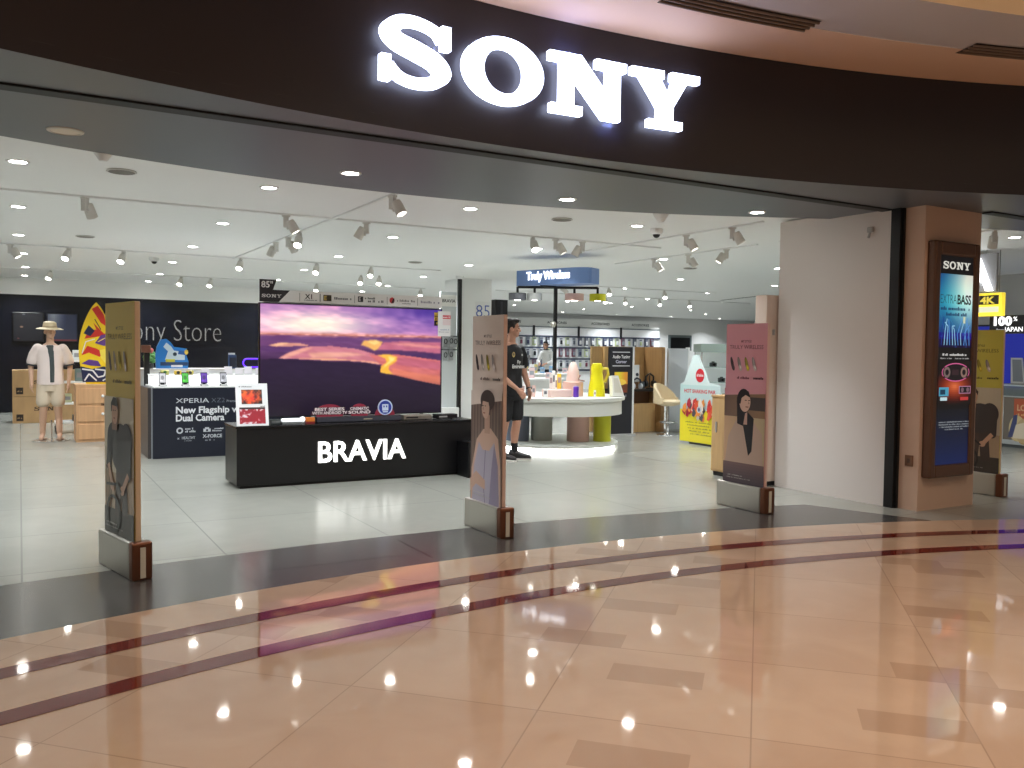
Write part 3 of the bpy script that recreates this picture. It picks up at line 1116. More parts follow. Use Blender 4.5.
def concert(u, v):
    light = np.clip(1.25 - np.hypot((u - .95) * 1.1, (v - .85) * 1.2) * 1.25, 0, 1)
    teal = np.clip(1 - np.abs(v - .62) * 1.7, 0, 1)
    r = 14 + 210 * light ** 1.3 + 20 * teal
    g = 40 + 160 * light + 110 * teal * (1 - .3 * u) - 60 * (v < .2)
    b = 110 + 80 * light + 70 * teal - 50 * (v < .12)
    s = 0.5 + 0.5 * np.sin(u * 31 + np.sin(v * 17) * 3) * np.sin(v * 23 + u * 9)
    k = np.clip((.5 - v) * 2, 0, 1)
    return r * (1 - .5 * k * s) + 30 * k * (s > .9), g * (1 - .45 * k * s) + 60 * k * (s > .85), b * (1 - .2 * k * s) + 60 * k * (s > .85)


P.grid(w0, w1, 1.18, 1.84, 30, 44, concert)
P.logo(0, 1.885, .066, (228, 226, 214), 'c')
P.text('EXTRA', -.225, 1.575, .082, (28, 60, 74), -0.01, 'l', width=.235)
P.text('BASS', .225, 1.575, .082, (10, 14, 18), 0.03, 'r', width=.205)
P.scribble(-.22, .22, 1.515, .036, (24, 50, 92), 11)
P.scribble(-.14, .16, 1.465, .032, (24, 50, 92), 12)
arms = random.Random(5)
for k in range(11):
    x = -.2 + .04 * k
    P.line([(x, 1.20), (x + arms.uniform(-.03, .03), 1.28 + arms.uniform(0, .1)), (x + arms.uniform(-.05, .05), 1.36 + arms.uniform(0, .1))], .010, arms.choice([(150, 205, 236), (90, 150, 220), (30, 60, 140)]))
P.rect(.10, .13, 1.40, 1.46, (214, 222, 190))
P.scribble(-.19, .17, 1.105, .022, (220, 218, 214), 13)
P.scribble(-.22, .20, 1.075, .014, (170, 168, 166), 14)


def glowfn(u, v):
    d = np.clip(1 - np.hypot((u - .5) * 1.5, (v - .42) * 2.4), 0, 1)
    return 14 + 220 * d ** .9, 8 + 110 * d ** 1.6, 10 + 60 * d ** 2.2


P.grid(w0, w1, .66, 1.06, 24, 24, glowfn)
P.oval(0.01, .955, .205, .085, (214, 96, 150)); P.oval(0.01, .955, .195, .075, (22, 16, 22)); P.rect(-.17, .19, .905, 1.0, (22, 16, 22))
P.ring(-.12, .955, .026, .05, (120, 100, 96)); P.ring(.13, .955, .026, .05, (140, 110, 100)); P.rect(-.05, .05, .93, .98, (54, 34, 40))
P.rect(-.23, -.09, .74, .82, (74, 160, 190)); P.rect(-.21, -.11, .70, .73, (196, 226, 232)); P.rect(-.215, -.14, .755, .80, (20, 60, 86))
P.rect(.06, .235, .76, .83, (176, 120, 150)); P.rect(.07, .225, .768, .822, (18, 14, 22)); P.oval(.11, .795, .022, .022, (120, 90, 100)); P.oval(.19, .795, .022, .022, (120, 90, 100))
P.rect(.08, .2, .70, .73, (196, 60, 60))
for k in range(4):
    P.scribble(-.225 + .03 * (k == 3) * 3, .225 - .03 * (k == 3) * 3, .50 - .022 * k, .013, (150, 156, 160), 20 + k)
P.build('picture', t, (0, -0.072, 0), emit=0.85, material='backlit_print')
t = thing('floor_socket_plate', 'small brown socket plate low on the pillar side', 'socket', (7.0, 4.95, 0.40), -PI / 2)
mb = MB(); mb.box(-0.04, 0.04, -0.012, 0, 0, 0.10, 0.003); mb.build('plate', mat((126, 92, 70), 0.4, 0.5, name='bronze_plate'), t)
mb = MB(); mb.box(-0.015, 0.015, -0.015, -0.012, 0.03, 0.07); mb.build('switch', mat((90, 66, 52), 0.4, name='bronze_switch'), t)
# small white clip high on the partition
t = thing('wall_hook', 'small grey sensor clip high on the white partition', 'sensor', (6.95, 5.38, 2.55), -PI / 2)
mb = MB(); mb.box(-0.03, 0.03, -0.03, 0, 0, 0.05, 0.006); mb.build('body', GREYP, t)
mb = MB(); mb.cyl((0, -0.02, 0), (0, -0.04, -0.05), 0.012); mb.build('arm', GREYP, t)

# ================================================================== television counter
t = thing('display_counter', 'long black display counter with lit BRAVIA lettering', 'counter', (3.14, 8.68, 0))
mb = MB(); mb.box(-1.29, 1.31, 0, 0.54, 0.03, 0.60, 0.004)
mb.build('body', BLACK, t)
mb = MB(); mb.box(-1.30, 1.32, -0.01, 0.55, 0.60, 0.622, 0.003)
mb.build('top', mat((26, 26, 28), 0.22, name='black_gloss_top'), t)
mb = MB(); mb.box(-1.25, 1.27, 0.03, 0.51, 0.0, 0.03)
mb.build('plinth', mat((8, 8, 9), 0.5, name='plinth_black'), t)
o = lettering('lettering', 'BRAVIA', 0.215, 0.02, mat((250, 250, 244), 0.5, emit=2.2, name='lit_white_letters'), t, (-0.47, -0.002, 0.225), bold=0.012, width=0.97)
t = thing('plinth_block', 'low black block at the right end of the television counter', 'plinth', (4.43, 8.38, 0))
mb = MB(); mb.box(-0.17, 0.2, 0, 0.28, 0, 0.385, 0.004); mb.build('body', BLACK, t)
mb = MB(); mb.box(-0.175, 0.205, -0.005, 0.285, 0.385, 0.40, 0.003); mb.build('top', mat((26, 26, 28), 0.22, name='black_gloss_top'), t)

# television
t = thing('television', 'huge television showing a sunset over pink sand flats', 'television', (3.21, 9.08, 0.622))
TW, TH = 2.07, 1.18
mb = MB(); mb.box(-TW / 2 - .012, TW / 2 + .012, 0, 0.05, 0.05, 0.05 + TH + .024, 0.004); mb.box(-.7, .7, .05, .09, .15, .8, 0.01)
mb.build('case', BLACK, t)
for sx in (-0.8, 0.8):
    mb = MB(); mb.box(sx - .02, sx + .02, -.10, .12, 0, .015, .003); mb.box(sx - .015, sx + .015, 0.0, .04, .012, .06)
    mb.build('foot', BLACK, t)
P = Print()


NX, NY = 260, 148
UU, VV = np.meshgrid((np.arange(NX) + .5) / NX, (np.arange(NY) + .5) / NY)


def vnoise(sx, sy, seed, shear=0.0):
    """smooth random field, sx by sy cells"""
    g = np.random.default_rng(seed).random((sy + 3, sx + 3))
    x = (UU * sx) % (sx + 1)
    y = np.clip((VV + shear * UU) * sy, 0, sy + .999)
    x0, y0 = x.astype(int), y.astype(int)
    fx, fy = x - x0, y - y0
    fx, fy = fx * fx * (3 - 2 * fx), fy * fy * (3 - 2 * fy)
    return (g[y0, x0] * (1 - fx) + g[y0, x0 + 1] * fx) * (1 - fy) + (g[y0 + 1, x0] * (1 - fx) + g[y0 + 1, x0 + 1] * fx) * fy


def inside(pts):
    """mask of an outline given in the 710 x 450 frame of the picture"""
    q = [((x - 160) / 710.0, 1 - (y - (137 + 22 * (x - 160) / 710.0)) / (450 - 60 * (x - 160) / 710.0)) for x, y in pts]
    m = np.zeros_like(UU, bool)
    for (x0, y0), (x1, y1) in zip(q, q[1:] + q[:1]):
        if y0 == y1: continue
        m ^= ((y0 > VV) != (y1 > VV)) & (UU < (x1 - x0) * (VV - y0) / (y1 - y0) + x0)
    return m.astype(float)


def soften(m, n=1):
    for _ in range(n):
        m = (m + np.roll(m, 1, 0) + np.roll(m, -1, 0) + np.roll(m, 1, 1) + np.roll(m, -1, 1)) / 5
    return m


HZ = .728
cl = .5 * vnoise(6, 14, 1, .10) + .3 * vnoise(13, 30, 2, .12) + .2 * vnoise(28, 60, 3, .12)
sv = np.clip((VV - HZ) / (1 - HZ), 0, 1)
sun = np.exp(-(((UU - .28) / .30) ** 2 + ((sv - .36) / .42) ** 2))
dark = np.clip((UU - .38) * 1.5, 0, 1) * np.clip(sv * 1.3, 0, 1)
k_ = np.clip((cl - .35) * 2.4, 0, 1)
SKY = np.stack([190 + 90 * sun - 118 * dark + 66 * k_ * (1 - .3 * dark) - 20, 138 + 128 * sun - 84 * dark + 44 * k_ - 22, 196 + 44 * sun - 40 * dark + 30 * k_ - 16], -1)
hz = np.clip(1 - sv * 6, 0, 1)[..., None]
SKY = SKY * (1 - .45 * hz) + np.array([224, 150, 140]) * .45 * hz
gv = np.clip(VV / HZ, 0, 1)
tp = np.clip(gv * 1.7 - .62, 0, 1)[..., None]
GND = np.array([27, 13, 40]) * (1 - tp) + np.array([112, 66, 120]) * tp
GND = GND + ((vnoise(9, 60, 5) - .5) * 22)[..., None] * (.25 + tp)
IMG = np.where((VV > HZ)[..., None], SKY, GND)


def lay(pts, c, soft=1, tex=18.0, seed=9):
    global IMG
    m = soften(inside(pts), soft)[..., None]
    tx = ((vnoise(20, 50, seed, .3) - .5) * tex)[..., None]
    IMG = IMG * (1 - m) + (np.array(c, float) + tx) * m


bank = np.clip(1 - np.abs(VV - HZ - .006) / (.012 + .022 * vnoise(34, 2, 12)), 0, 1)[..., None]
IMG = IMG * (1 - .85 * bank) + (np.array([216, 138, 122]) + ((vnoise(46, 60, 13) - .5) * 80)[..., None]) * .85 * bank
lay([(160, 284), (400, 286), (868, 292), (868, 302), (500, 304), (162, 300)], (112, 64, 116), 2)
lay([(188, 302), (232, 291), (300, 292), (345, 302), (270, 306), (215, 309)], (220, 150, 136))
lay([(195, 303), (235, 293), (270, 294), (225, 303)], (252, 196, 150), 2)
lay([(225, 354), (262, 330), (330, 306), (420, 302), (520, 312), (590, 330), (622, 372), (520, 360), (380, 358)], (206, 122, 138))
lay([(228, 354), (262, 332), (330, 308), (350, 312), (290, 338), (250, 354)], (238, 168, 150), 3)
lay([(330, 330), (480, 326), (560, 334), (470, 344), (350, 350)], (236, 168, 150), 4)
lay([(280, 352), (420, 350), (600, 362), (618, 372), (520, 360), (380, 358)], (244, 176, 140), 2)
lay([(160, 312), (300, 308), (250, 330), (160, 326)], (92, 52, 108), 3)
lay([(535, 296), (548, 280), (590, 275), (626, 284), (616, 296), (628, 304), (590, 318), (560, 304)], (246, 184, 104), 2)
lay([(560, 284), (600, 279), (612, 288), (590, 296)], (255, 222, 140), 2)
lay([(626, 286), (700, 280), (868, 284), (868, 326), (760, 318), (640, 314), (600, 316)], (196, 106, 132), 2)
lay([(640, 290), (740, 288), (868, 298), (868, 306), (740, 300)], (224, 142, 140), 3)
lay([(690, 326), (868, 330), (868, 348), (690, 338)], (70, 40, 92), 2)
lay([(570, 336), (690, 332), (868, 352), (868, 446), (760, 430), (680, 412), (615, 400), (618, 372)], (214, 112, 112), 1)
lay([(690, 340), (868, 358), (868, 390), (760, 380), (680, 372)], (194, 100, 120), 4)
lay([(664, 386), (780, 404), (868, 412), (868, 444), (740, 424), (660, 408)], (232, 128, 104), 4)
lay([(600, 334), (655, 332), (684, 342), (680, 358), (650, 378), (648, 392), (668, 408), (640, 410), (612, 402), (616, 380), (640, 362), (634, 348)], (250, 188, 66), 2)
lay([(646, 338), (676, 344), (668, 358), (640, 374), (620, 394), (632, 376), (652, 356)], (255, 228, 130), 2)
lay([(160, 358), (230, 356), (420, 364), (560, 366), (616, 380), (612, 404), (680, 416), (868, 450), (868, 620), (160, 620)], (38, 20, 54), 1, 8)
fade = np.clip(VV / .42, 0, 1)[..., None]
IMG = IMG * np.where(VV < .42, .62 + .38 * fade[..., 0], 1)[..., None]
P.grid(-TW / 2, TW / 2, .062, .062 + TH, NX, NY, lambda u, v: (IMG[..., 0], IMG[..., 1], IMG[..., 2]))
P.build('screen', t, (0, -0.001, 0), emit=1.05, material='screen_picture')

# banner card along the top of the television
t = thing('television_banner', 'long white and black feature banner along the television top', 'sign', (3.21, 9.10, 1.886))
BZ = 0.0
shape = [(-1.04, BZ), (1.05, BZ), (1.05, .13), (-.80, .125), (-.90, .125), (-.86, .232), (-1.04, .232)]
mb = MB(); mb.prism(shape, 0, 0.008); mb.build('card', mat((240, 239, 238), 0.5, name='white_card'), t)
P = Print()
P.poly([(-1.04, BZ), (-.84, BZ), (-.72, .125), (-.90, .125), (-.86, .232), (-1.04, .232)], (44, 42, 48))
P.text('85"', -1.02, .148, .064, (240, 240, 240), 0.02)
P.logo(-1.015, .045, .034, (226, 226, 226))
for x in (-.62, -.40, -.395, -.01, .37, .74):
    P.rect(x, x + .006, .02, .105, (150, 148, 148))
P.text('X1', -.56, .045, .05, (46, 46, 52), 0.02)
P.scribble(-.57, -.43, .026, .012, (120, 120, 124), 3)
P.rect(-.36, -.27, .03, .095, (60, 54, 40)); P.text('E', -.35, .04, .045, (206, 180, 96), 0.03)
P.scribble(-.24, -.03, .05, .03, (120, 120, 126), 5)
P.rect(.03, .09, .035, .095, (40, 40, 46)); P.text('E', .04, .045, .04, (220, 220, 220), 0.02)
P.scribble(.11, .24, .068, .024, (100, 100, 106), 6); P.scribble(.11, .36, .035, .028, (90, 90, 96), 7)
P.oval(.43, .066, .03, .034, (196, 60, 66)); P.poly([(.42, .04), (.445, .09), (.46, .085), (.45, .035)], (40, 36, 40))
P.scribble(.49, .72, .055, .028, (140, 138, 142), 8); P.scribble(.55, .66, .03, .016, (160, 158, 160), 9)
P.scribble(.78, 1.02, .05, .030, (160, 158, 170), 10)
P.build('print', t, (0, 0, 0))
# stickers at the upper right of the screen
t = thing('price_card', 'white price card with red band hanging off the upper right of the television', 'card', (4.285, 9.06, 1.56))
mb = MB(); mb.box(-.09, .07, 0, .004, 0, .29); mb.build('card', mat((240, 240, 240), 0.5, name='white_card_bright'), t)
P = Print(); P.rect(-.03, .07, .20, .245, (214, 96, 104)); P.scribble(-.025, .06, .212, .022, (250, 240, 240), 2); P.rect(-.03, .07, .13, .19, (236, 220, 222)); P.scribble(-.08, .05, .07, .016, (170, 180, 200), 4); P.scribble(-.08, .05, .045, .014, (190, 190, 196), 5)
P.build('print', t)
t = thing('energy_label', 'yellow and black label on the top right screen corner', 'label', (4.205, 9.066, 1.68))
mb = MB(); mb.box(-.055, .012, 0, .004, 0, .155); mb.build('card', mat((196, 160, 60), 0.5, name='yellow_card'), t)
P = Print(); P.rect(-.055, .012, 0, .06, (24, 22, 24)); P.scribble(-.05, .005, .10, .024, (90, 70, 20), 2); P.scribble(-.05, .005, .07, .02, (90, 70, 20), 3); P.oval(-.02, .03, .012, .014, (180, 160, 80)); P.build('print', t)

# things on the counter
t = thing('soundbar', 'long black soundbar lying before the television', 'soundbar', (3.15, 8.86, 0.622))
mb = MB(); mb.box(-.46, .50, -.045, .045, 0, .062, 0.012); mb.build('body', mat((24, 22, 30), 0.3, name='soundbar_black'), t)
mb = MB(); mb.box(-.45, .49, -.048, -.044, .008, .052); mb.build('grille', mat((60, 60, 70), 0.6, name='soundbar_grille'), t)
mb = MB(); mb.box(.06, .16, -.050, -.047, .022, .034); mb.build('badge', mat((176, 168, 140), 0.4, name='soundbar_badge'), t)
CAR = (150, 44, 66)
for nm, lb, x, wd, l1, l2 in (('promo_card', 'red arched card reading in white lettering, leftmost on the soundbar', 2.84, .40, 'BEST SERIES', 'WITH ANDROID TV'),
                              ('promo_card', 'red arched card with two words in white, middle of the soundbar', 3.17, .26, 'CINEMATIC', 'SOUND')):
    t = thing(nm, lb, 'card', (x, 8.83, 0.684), 0, 'promotional cards on the soundbar')
    a = wd * .36
    pts = [(-a, 0), (a, 0), (a, .06)] + [(a * math.cos(q), .06 + .07 * math.sin(q)) for q in np.linspace(0.15, PI - .15, 10)] + [(-a, .06)]
    mb = MB(); mb.prism(pts, 0, .008); mb.build('card', mat(CAR, 0.4, name='crimson_card'), t)
    P = Print()
    P.rect(-wd * .43, wd * .43, .058, .098, (70, 40, 56)); P.rect(-wd * .5, wd * .5, .02, .058, (70, 40, 56))
    P.text(l1, 0, .064, .030, (236, 226, 228), 0.03, 'c', width=wd * .8); P.text(l2, 0, .025, .030, (236, 226, 228), 0.03, 'c', width=wd * .95)
    P.build('print', t)
t = thing('promo_card', 'red arched card with a round blue badge, rightmost on the soundbar', 'card', (3.46, 8.83, 0.684), 0, 'promotional cards on the soundbar')
mb = MB(); mb.prism([(-.115, 0), (.115, 0)] + [(.115 * math.cos(q), .10 * math.sin(q)) for q in np.linspace(0.1, PI - .1, 12)], 0, .008); mb.build('card', mat(CAR, 0.4, name='crimson_card'), t)
mb = MB(); mb.cyl((0, 0, .085), (0, -.01, .085), .085, .085, 28); b = mb.build('badge', mat((196, 206, 232), 0.4, name='badge_rim'), t)
P = Print(); P.oval(0, .085, .072, .072, (34, 60, 160)); P.rect(-.036, .036, .05, .12, (206, 220, 240)); P.rect(-.022, -.008, .085, .105, (34, 60, 160)); P.rect(.008, .022, .085, .105, (34, 60, 160)); P.rect(-.03, .03, .03, .044, (206, 220, 240)); P.build('print', t, (0, -.0105, 0))
t = thing('gadget_box', 'small orange box beside the left end of the soundbar', 'box', (2.625, 8.82, 0.622))
mb = MB(); mb.box(-.045, .045, -.03, .03, .018, .062, .003); mb.build('body', mat((226, 130, 56), 0.4, name='orange_card'), t)
mb = MB(); mb.box(-.043, .043, -.028, .028, 0, .018); mb.build('base', mat((140, 40, 40), 0.4, name='red_card'), t)
t = thing('lit_handset', 'glowing white handset lying left of the soundbar', 'gadget', (2.44, 8.80, 0.622))
mb = MB(); mb.box(-.12, .09, -.02, .02, .022, .058, .012); mb.ball((.10, 0, .045), .03, 14); mb.build('body', mat((246, 250, 252), 0.4, emit=0.9, name='white_glow_plastic'), t)
mb = MB(); mb.box(-.11, .09, -.022, .022, 0, .022, .004); mb.build('cradle', mat((120, 124, 124), 0.4, name='cradle_grey'), t)
t = thing('media_box', 'small dark grey box left of the glowing handset', 'box', (2.255, 8.80, 0.622))
mb = MB(); mb.box(-.05, .05, -.04, .04, 0, .055, .005); mb.build('body', mat((64, 70, 70), 0.35, name='dark_grey_plastic'), t)
mb = MB(); mb.box(-.042, .042, -.0415, -.04, .02, .04); mb.build('window', mat((110, 116, 116), 0.2, name='grey_window'), t)
for k, (x, y, lb) in enumerate(((3.84, 8.86, 'flat silver player lying at the right end of the television counter'), (4.20, 8.86, 'small black player at the far right of the television counter'))):
    t = thing('disc_player', lb, 'player', (x, y, .622), 0)
    mb = MB(); mb.box(-.17 + .04 * k, .17 - .04 * k, -.06, .06, .006, .055, .005); mb.build('body', [STEEL, BLACK][k], t)
    mb = MB(); mb.box(-.14 + .04 * k, .0, -.0615, -.059, .02, .036); mb.build('front_slot', [BLACK, GREYP][k], t)
    for sx in (-.12 + .04 * k, .12 - .04 * k):
        mb = MB(); mb.cyl((sx, 0, 0), (sx, 0, .006), .012); mb.build('foot', BLACK, t)
# leaning price board
t = thing('picture_board', 'white leaning board with orange and red pictures at the counter corner', 'board', (1.86, 8.72, 0.624), -0.10)
LB = 0.44
mb = MB(); mb.box(0, .31, 0, .008, 0, LB, 0)
mb.bm.transform(Matrix.Rotation(-0.33, 4, 'X'))
mb.build('card', mat((236, 238, 240), 0.5, name='white_card_bright'), t)
P = Print()
P.rect(.055, .255, .225, .375, (52, 32, 26))


def cells(u, v, sx, sy, seed):
    g = np.random.default_rng(seed).random((sy + 2, sx + 2))
    x, y = u * sx, v * sy
    x0, y0 = x.astype(int), y.astype(int)
    fx, fy = x - x0, y - y0
    return (g[y0, x0] * (1 - fx) + g[y0, x0 + 1] * fx) * (1 - fy) + (g[y0 + 1, x0] * (1 - fx) + g[y0 + 1, x0 + 1] * fx) * fy


def flame(u, v):
    n = cells(u, v, 6, 5, 3) * .6 + cells(u, v, 14, 10, 4) * .4
    k = np.clip((.62 - np.hypot(u - .42, v - .45)) * 3 + (n - .5) * 2.2, 0, 1)
    return 44 + 196 * k, 30 + 70 * k * n * 1.4, 26 + 14 * k


def berries(u, v):
    n = cells(u, v, 7, 4, 8) * .55 + cells(u, v, 16, 9, 9) * .45
    w = np.clip((n - .56) * 8, 0, 1)
    return 150 + 40 * n + 60 * w, 34 + 190 * w, 50 + 180 * w


P.grid(.055, .255, .225, .375, 24, 18, flame)
P.grid(.03, .28, .02, .17, 28, 16, berries)
P.rect(.03, .28, .17, .19, (60, 40, 40)); P.scribble(.03, .16, .40, .014, (120, 120, 124), 3); P.scribble(.22, .28, .195, .012, (30, 30, 34), 4)
P.build('print', t, (0, -0.001, 0), rx=-0.33)
mb = MB(); mb.tube([(.155, .14, .38), (.155, .24, 0.004)], .006); mb.build('strut', GREYP, t)

# ================================================================== phone counter behind the television counter
t = thing('phone_counter', 'dark navy XPERIA phone counter with white printed lettering', 'counter', (1.43, 11.47, 0))
mb = MB(); mb.box(0.0, 2.0, 0, .80, 0, .885, .004); mb.build('body', NAVY, t)
mb = MB(); mb.box(-.05, -.012, .06, .86, 0, .885, .003); mb.build('side_panel', mat((70, 66, 66), 0.4, name='taupe_panel'), t)
mb = MB(); mb.box(-.012, 0.0, .02, .8, 0, .885); mb.build('edge_strip', mat((150, 156, 164), 0.4, name='pale_strip'), t)
mb = MB(); mb.box(0.01, 2.0, 0.0, .80, .885, .905, .003); mb.build('top', WHITE, t)
P = Print()
P.text('XPERIA', .27, .695, .058, (206, 210, 216), 0.0, 'l', width=.40)
P.text('XZ2', .70, .695, .058, (130, 136, 146), -0.02, 'l', width=.165)
P.text('Premium', .89, .695, .032, (176, 180, 188))
P.text('New Flagship with', .27, .565, .082, (232, 234, 238), 0.03, 'l', width=.90)
P.text('Dual Camera', .27, .465, .082, (232, 234, 238), 0.03, 'l', width=.59)
wh = (206, 210, 216)
P.ring(.315, .345, .022, .04, wh); P.scribble(.38, .49, .355, .026, wh, 2); P.scribble(.38, .51, .32, .028, wh, 3)
P.rect(.60, .69, .32, .36, wh); P.rect(.62, .67, .355, .378, wh); P.oval(.645, .34, .014, .014, (30, 34, 48)); P.scribble(.71, .85, .35, .022, wh, 4); P.scribble(.71, .85, .322, .022, wh, 5)
P.rect(.89, .955, .325, .38, wh); P.oval(.922, .352, .018, .018, (30, 34, 48))
P.text('x', .285, .235, .03, wh, .02); P.text('HEALTHY', .34, .235, .034, wh, .01, 'l', width=.16); P.scribble(.37, .46, .208, .016, (140, 144, 152), 6)
P.text('X-FORCE', .59, .245, .042, wh, .03, 'l', width=.24); P.scribble(.59, .76, .205, .024, (150, 154, 162), 7)
P.rect(.89, .965, .195, .27, (176, 170, 70)); P.scribble(.9, .955, .215, .03, (70, 66, 30), 8)
P.build('print', t, (0, 0, 0))
t = thing('light_riser', 'glowing white riser on the phone counter', 'riser', (2.45, 11.72, .905))
mb = MB(); mb.box(-.98, .95, 0, .5, 0, .13, .004); mb.build('body', mat((250, 250, 252), 0.4, emit=0.55, name='lit_white_riser'), t)
mb = MB(); mb.box(-.99, .96, -.004, .504, .13, .136); mb.build('top', WHITE, t)
# phones on little black stands
for k, (x, scr, bk) in enumerate(((1.56, (226, 226, 230), (30, 30, 34)), (1.83, (76, 206, 60), (26, 26, 30)), (2.06, (110, 60, 190), (50, 30, 90)), (2.30, (200, 202, 210), (40, 40, 44)))):
    nm = ['silver', 'green', 'purple', 'pale grey'][k]
    t = thing('smartphone', 'smartphone showing a %s screen, %s along the phone counter edge' % (nm, ORD[k]), 'phone', (x, 11.56, .905), 0, 'phones on the phone counter')
    Mx = Matrix.Translation((0, 0.0, .03)) @ Matrix.Rotation(-0.3, 4, 'X')
    mb = MB(); mb.box(-.042, .042, 0, .009, 0, .15, .004); mb.bm.transform(Mx); mb.build('body', mat(bk, 0.25, name='phone_body_%s' % nm.replace(' ', '_')), t)
    P = Print(); P.rect(-.036, .036, .016, .136, scr); P.oval(.0, .08, .02, .028, tuple(int(v * .7) for v in scr)); P.rect(-.03, .0, .03, .05, tuple(min(255, int(v * 1.2)) for v in scr))
    P.build('screen', t, (0, -.0005, .03), rx=-.3, emit=0.9, material='phone_screen')
    mb = MB(); mb.box(-.045, .045, -.03, .05, 0, .022, .004); mb.box(-.02, .02, .015, .03, .015, .07); mb.build('stand', BLACK, t)
    mb = MB(); mb.box(-.04, .04, -.034, -.03, .004, .018); mb.build('price_tag', WHITE, t)
# clutter on the riser
for k, (x, rgb, lb, s) in enumerate(((1.62, (210, 206, 120), 'pale yellow gadget on the glowing riser behind the green phone', 1.0), (1.78, (226, 190, 70), 'small yellow camera on the glowing riser', .9),
                                     (1.93, (206, 190, 90), 'small yellow speaker on the glowing riser', .9))):
    t = thing('gadget', lb, 'gadget', (x, 11.84, 1.041), 0, 'gadgets on the glowing riser')
    mb = MB(); mb.box(-.05 * s, .05 * s, -.03, .03, 0, .06 * s, .012); mb.build('body', mat(rgb, 0.4, name='gadget_yellow_%d' % rgb[0]), t)
    mb = MB(); mb.cyl((.0, -.029, .032 * s), (0, -.045, .032 * s), .02); mb.build('lens', mat((60, 120, 60) if k == 0 else (50, 50, 56), 0.3, name='gadget_lens'), t, smooth=True)
for k, (x, y) in enumerate(((2.12, 11.82), (2.42, 11.85), (2.55, 11.8), (2.68, 11.85), (2.82, 11.8), (2.95, 11.84))):
    t = thing('leaflet_holder', 'clear white leaflet stand on the glowing riser, %s from the left' % ORD[k], 'stand', (x, y, 1.041), 0, 'leaflet stands on the riser')
    mb = MB(); mb.prism([(-.05, 0), (.05, 0), (.05, .09 + .02 * (k % 2)), (-.05, .09 + .02 * (k % 2))], 0, .006, Matrix.Rotation(-.25, 4, 'X')); mb.build('card', mat((236, 232, 238), 0.4, name='leaflet_white'), t)
    mb = MB(); mb.box(-.05, .05, -.02, .04, 0, .008); mb.build('foot', GREYP, t)

# white sideboard behind with toys and gadgets
t = thing('sideboard', 'low white sideboard behind the phone counter', 'sideboard', (1.40, 12.55, 0))
mb = MB(); mb.box(0, 1.8, 0, .6, .05, 1.08, .004); mb.build('body', WHITE, t)
mb = MB(); mb.box(-.01, 1.81, -.01, .61, 1.08, 1.10, .003); mb.build('top', mat((214, 210, 204), 0.4, name='pale_top'), t)
mb = MB(); mb.box(.03, 1.77, .03, .57, 0, .05); mb.build('plinth', BLACK, t)
for k in range(3):
    mb = MB(); mb.box(.02 + .59 * k, .59 + .59 * k, -.006, 0, .08, 1.05, .002); d = mb.build('door', WHITE, t)
    mb = MB(); mb.box(.50 + .59 * k, .52 + .59 * k, -.02, -.006, .8, .95); mb.build('handle', GREYP, d)
t = thing('wave_display', 'blue and white wave-shaped display stand on the sideboard', 'display', (1.84, 12.72, 1.10))
wave = [(-.21, 0), (.20, 0), (.21, .10), (.17, .22), (.19, .28), (.02, .30), (-.02, .36), (-.08, .41), (-.15, .40), (-.20, .30), (-.22, .16)]
mb = MB(); mb.prism(wave, -.03, .03); mb.build('body', mat((40, 120, 196), 0.35, name='wave_blue'), t)
P = Print()
P.poly([(-.10, .12), (.16, .12), (.16, .23), (.02, .25), (-.02, .31), (-.08, .36), (-.12, .30), (-.06, .24)], (206, 220, 230))
P.oval(.03, .20, .026, .026, (30, 50, 70)); P.poly([(.07, .20), (.16, .19), (.19, .25), (.08, .25)], (40, 90, 160)); P.oval(.18, .23, .026, .035, (226, 190, 80)); P.rect(-.09, .03, .09, .13, (196, 190, 60)); P.rect(-.16, .2, .04, .09, (34, 60, 100)); P.rect(-.02, .13, .02, .05, (236, 240, 244))
P.build('print', t, (0, -.03, 0))
t = thing('green_toy', 'small green leafy toy at the left of the blue wave stand', 'toy', (1.53, 12.62, 1.10))
mb = MB(); mb.lathe([(.05, 0), (.06, .05), (.055, .07)]); mb.build('pot', BLACK, t)
mb = MB()
for k in range(9):
    a = k * 2.4
    mb.ball((.045 * math.cos(a), .045 * math.sin(a), .11 + .012 * k), (.04, .04, .035), 10)
mb.build('foliage', mat((80, 140, 70), 0.6, name='toy_green', vary=0.3), t, smooth=True)
mb = MB(); mb.ball((.02, -.02, .25), .035, 12); mb.build('head', mat((190, 90, 90), 0.5, name='toy_red'), t, smooth=True)
t = thing('boxed_speaker', 'dark blue boxed speaker with a white cap standing right of the wave stand', 'speaker', (2.63, 12.62, 1.10))
mb = MB(); mb.box(-.05, .05, -.04, .04, 0, .2, .008); mb.build('body', mat((40, 60, 96), 0.35, name='blue_speaker'), t)
mb = MB(); mb.box(-.045, .045, -.043, -.04, .02, .16); mb.build('grille', mat((20, 26, 44), 0.5, name='speaker_mesh'), t)
mb = MB(); mb.box(-.05, .03, -.03, .03, .2, .225); mb.build('cap', WHITE, t)
t = thing('neon_speaker', 'black speaker ringed by a purple light beside the television', 'speaker', (2.93, 12.62, 1.10))
mb = MB(); mb.box(-.16, .16, -.05, .05, 0, .16, .05); mb.build('body', mat((20, 12, 40), 0.3, name='violet_black'), t)
pts = []
for q in np.linspace(0, 2 * PI, 29):
    cx_ = .10 if math.cos(q) > 0 else -.10
    pts.append((cx_ + .06 * math.cos(q), -.052, .085 + .06 * math.sin(q)))
mb = MB(); mb.tube(pts, .008, 8); mb.build('light_ring', mat((90, 40, 255), 0.4, emit=2.5, name='violet_neon'), t)
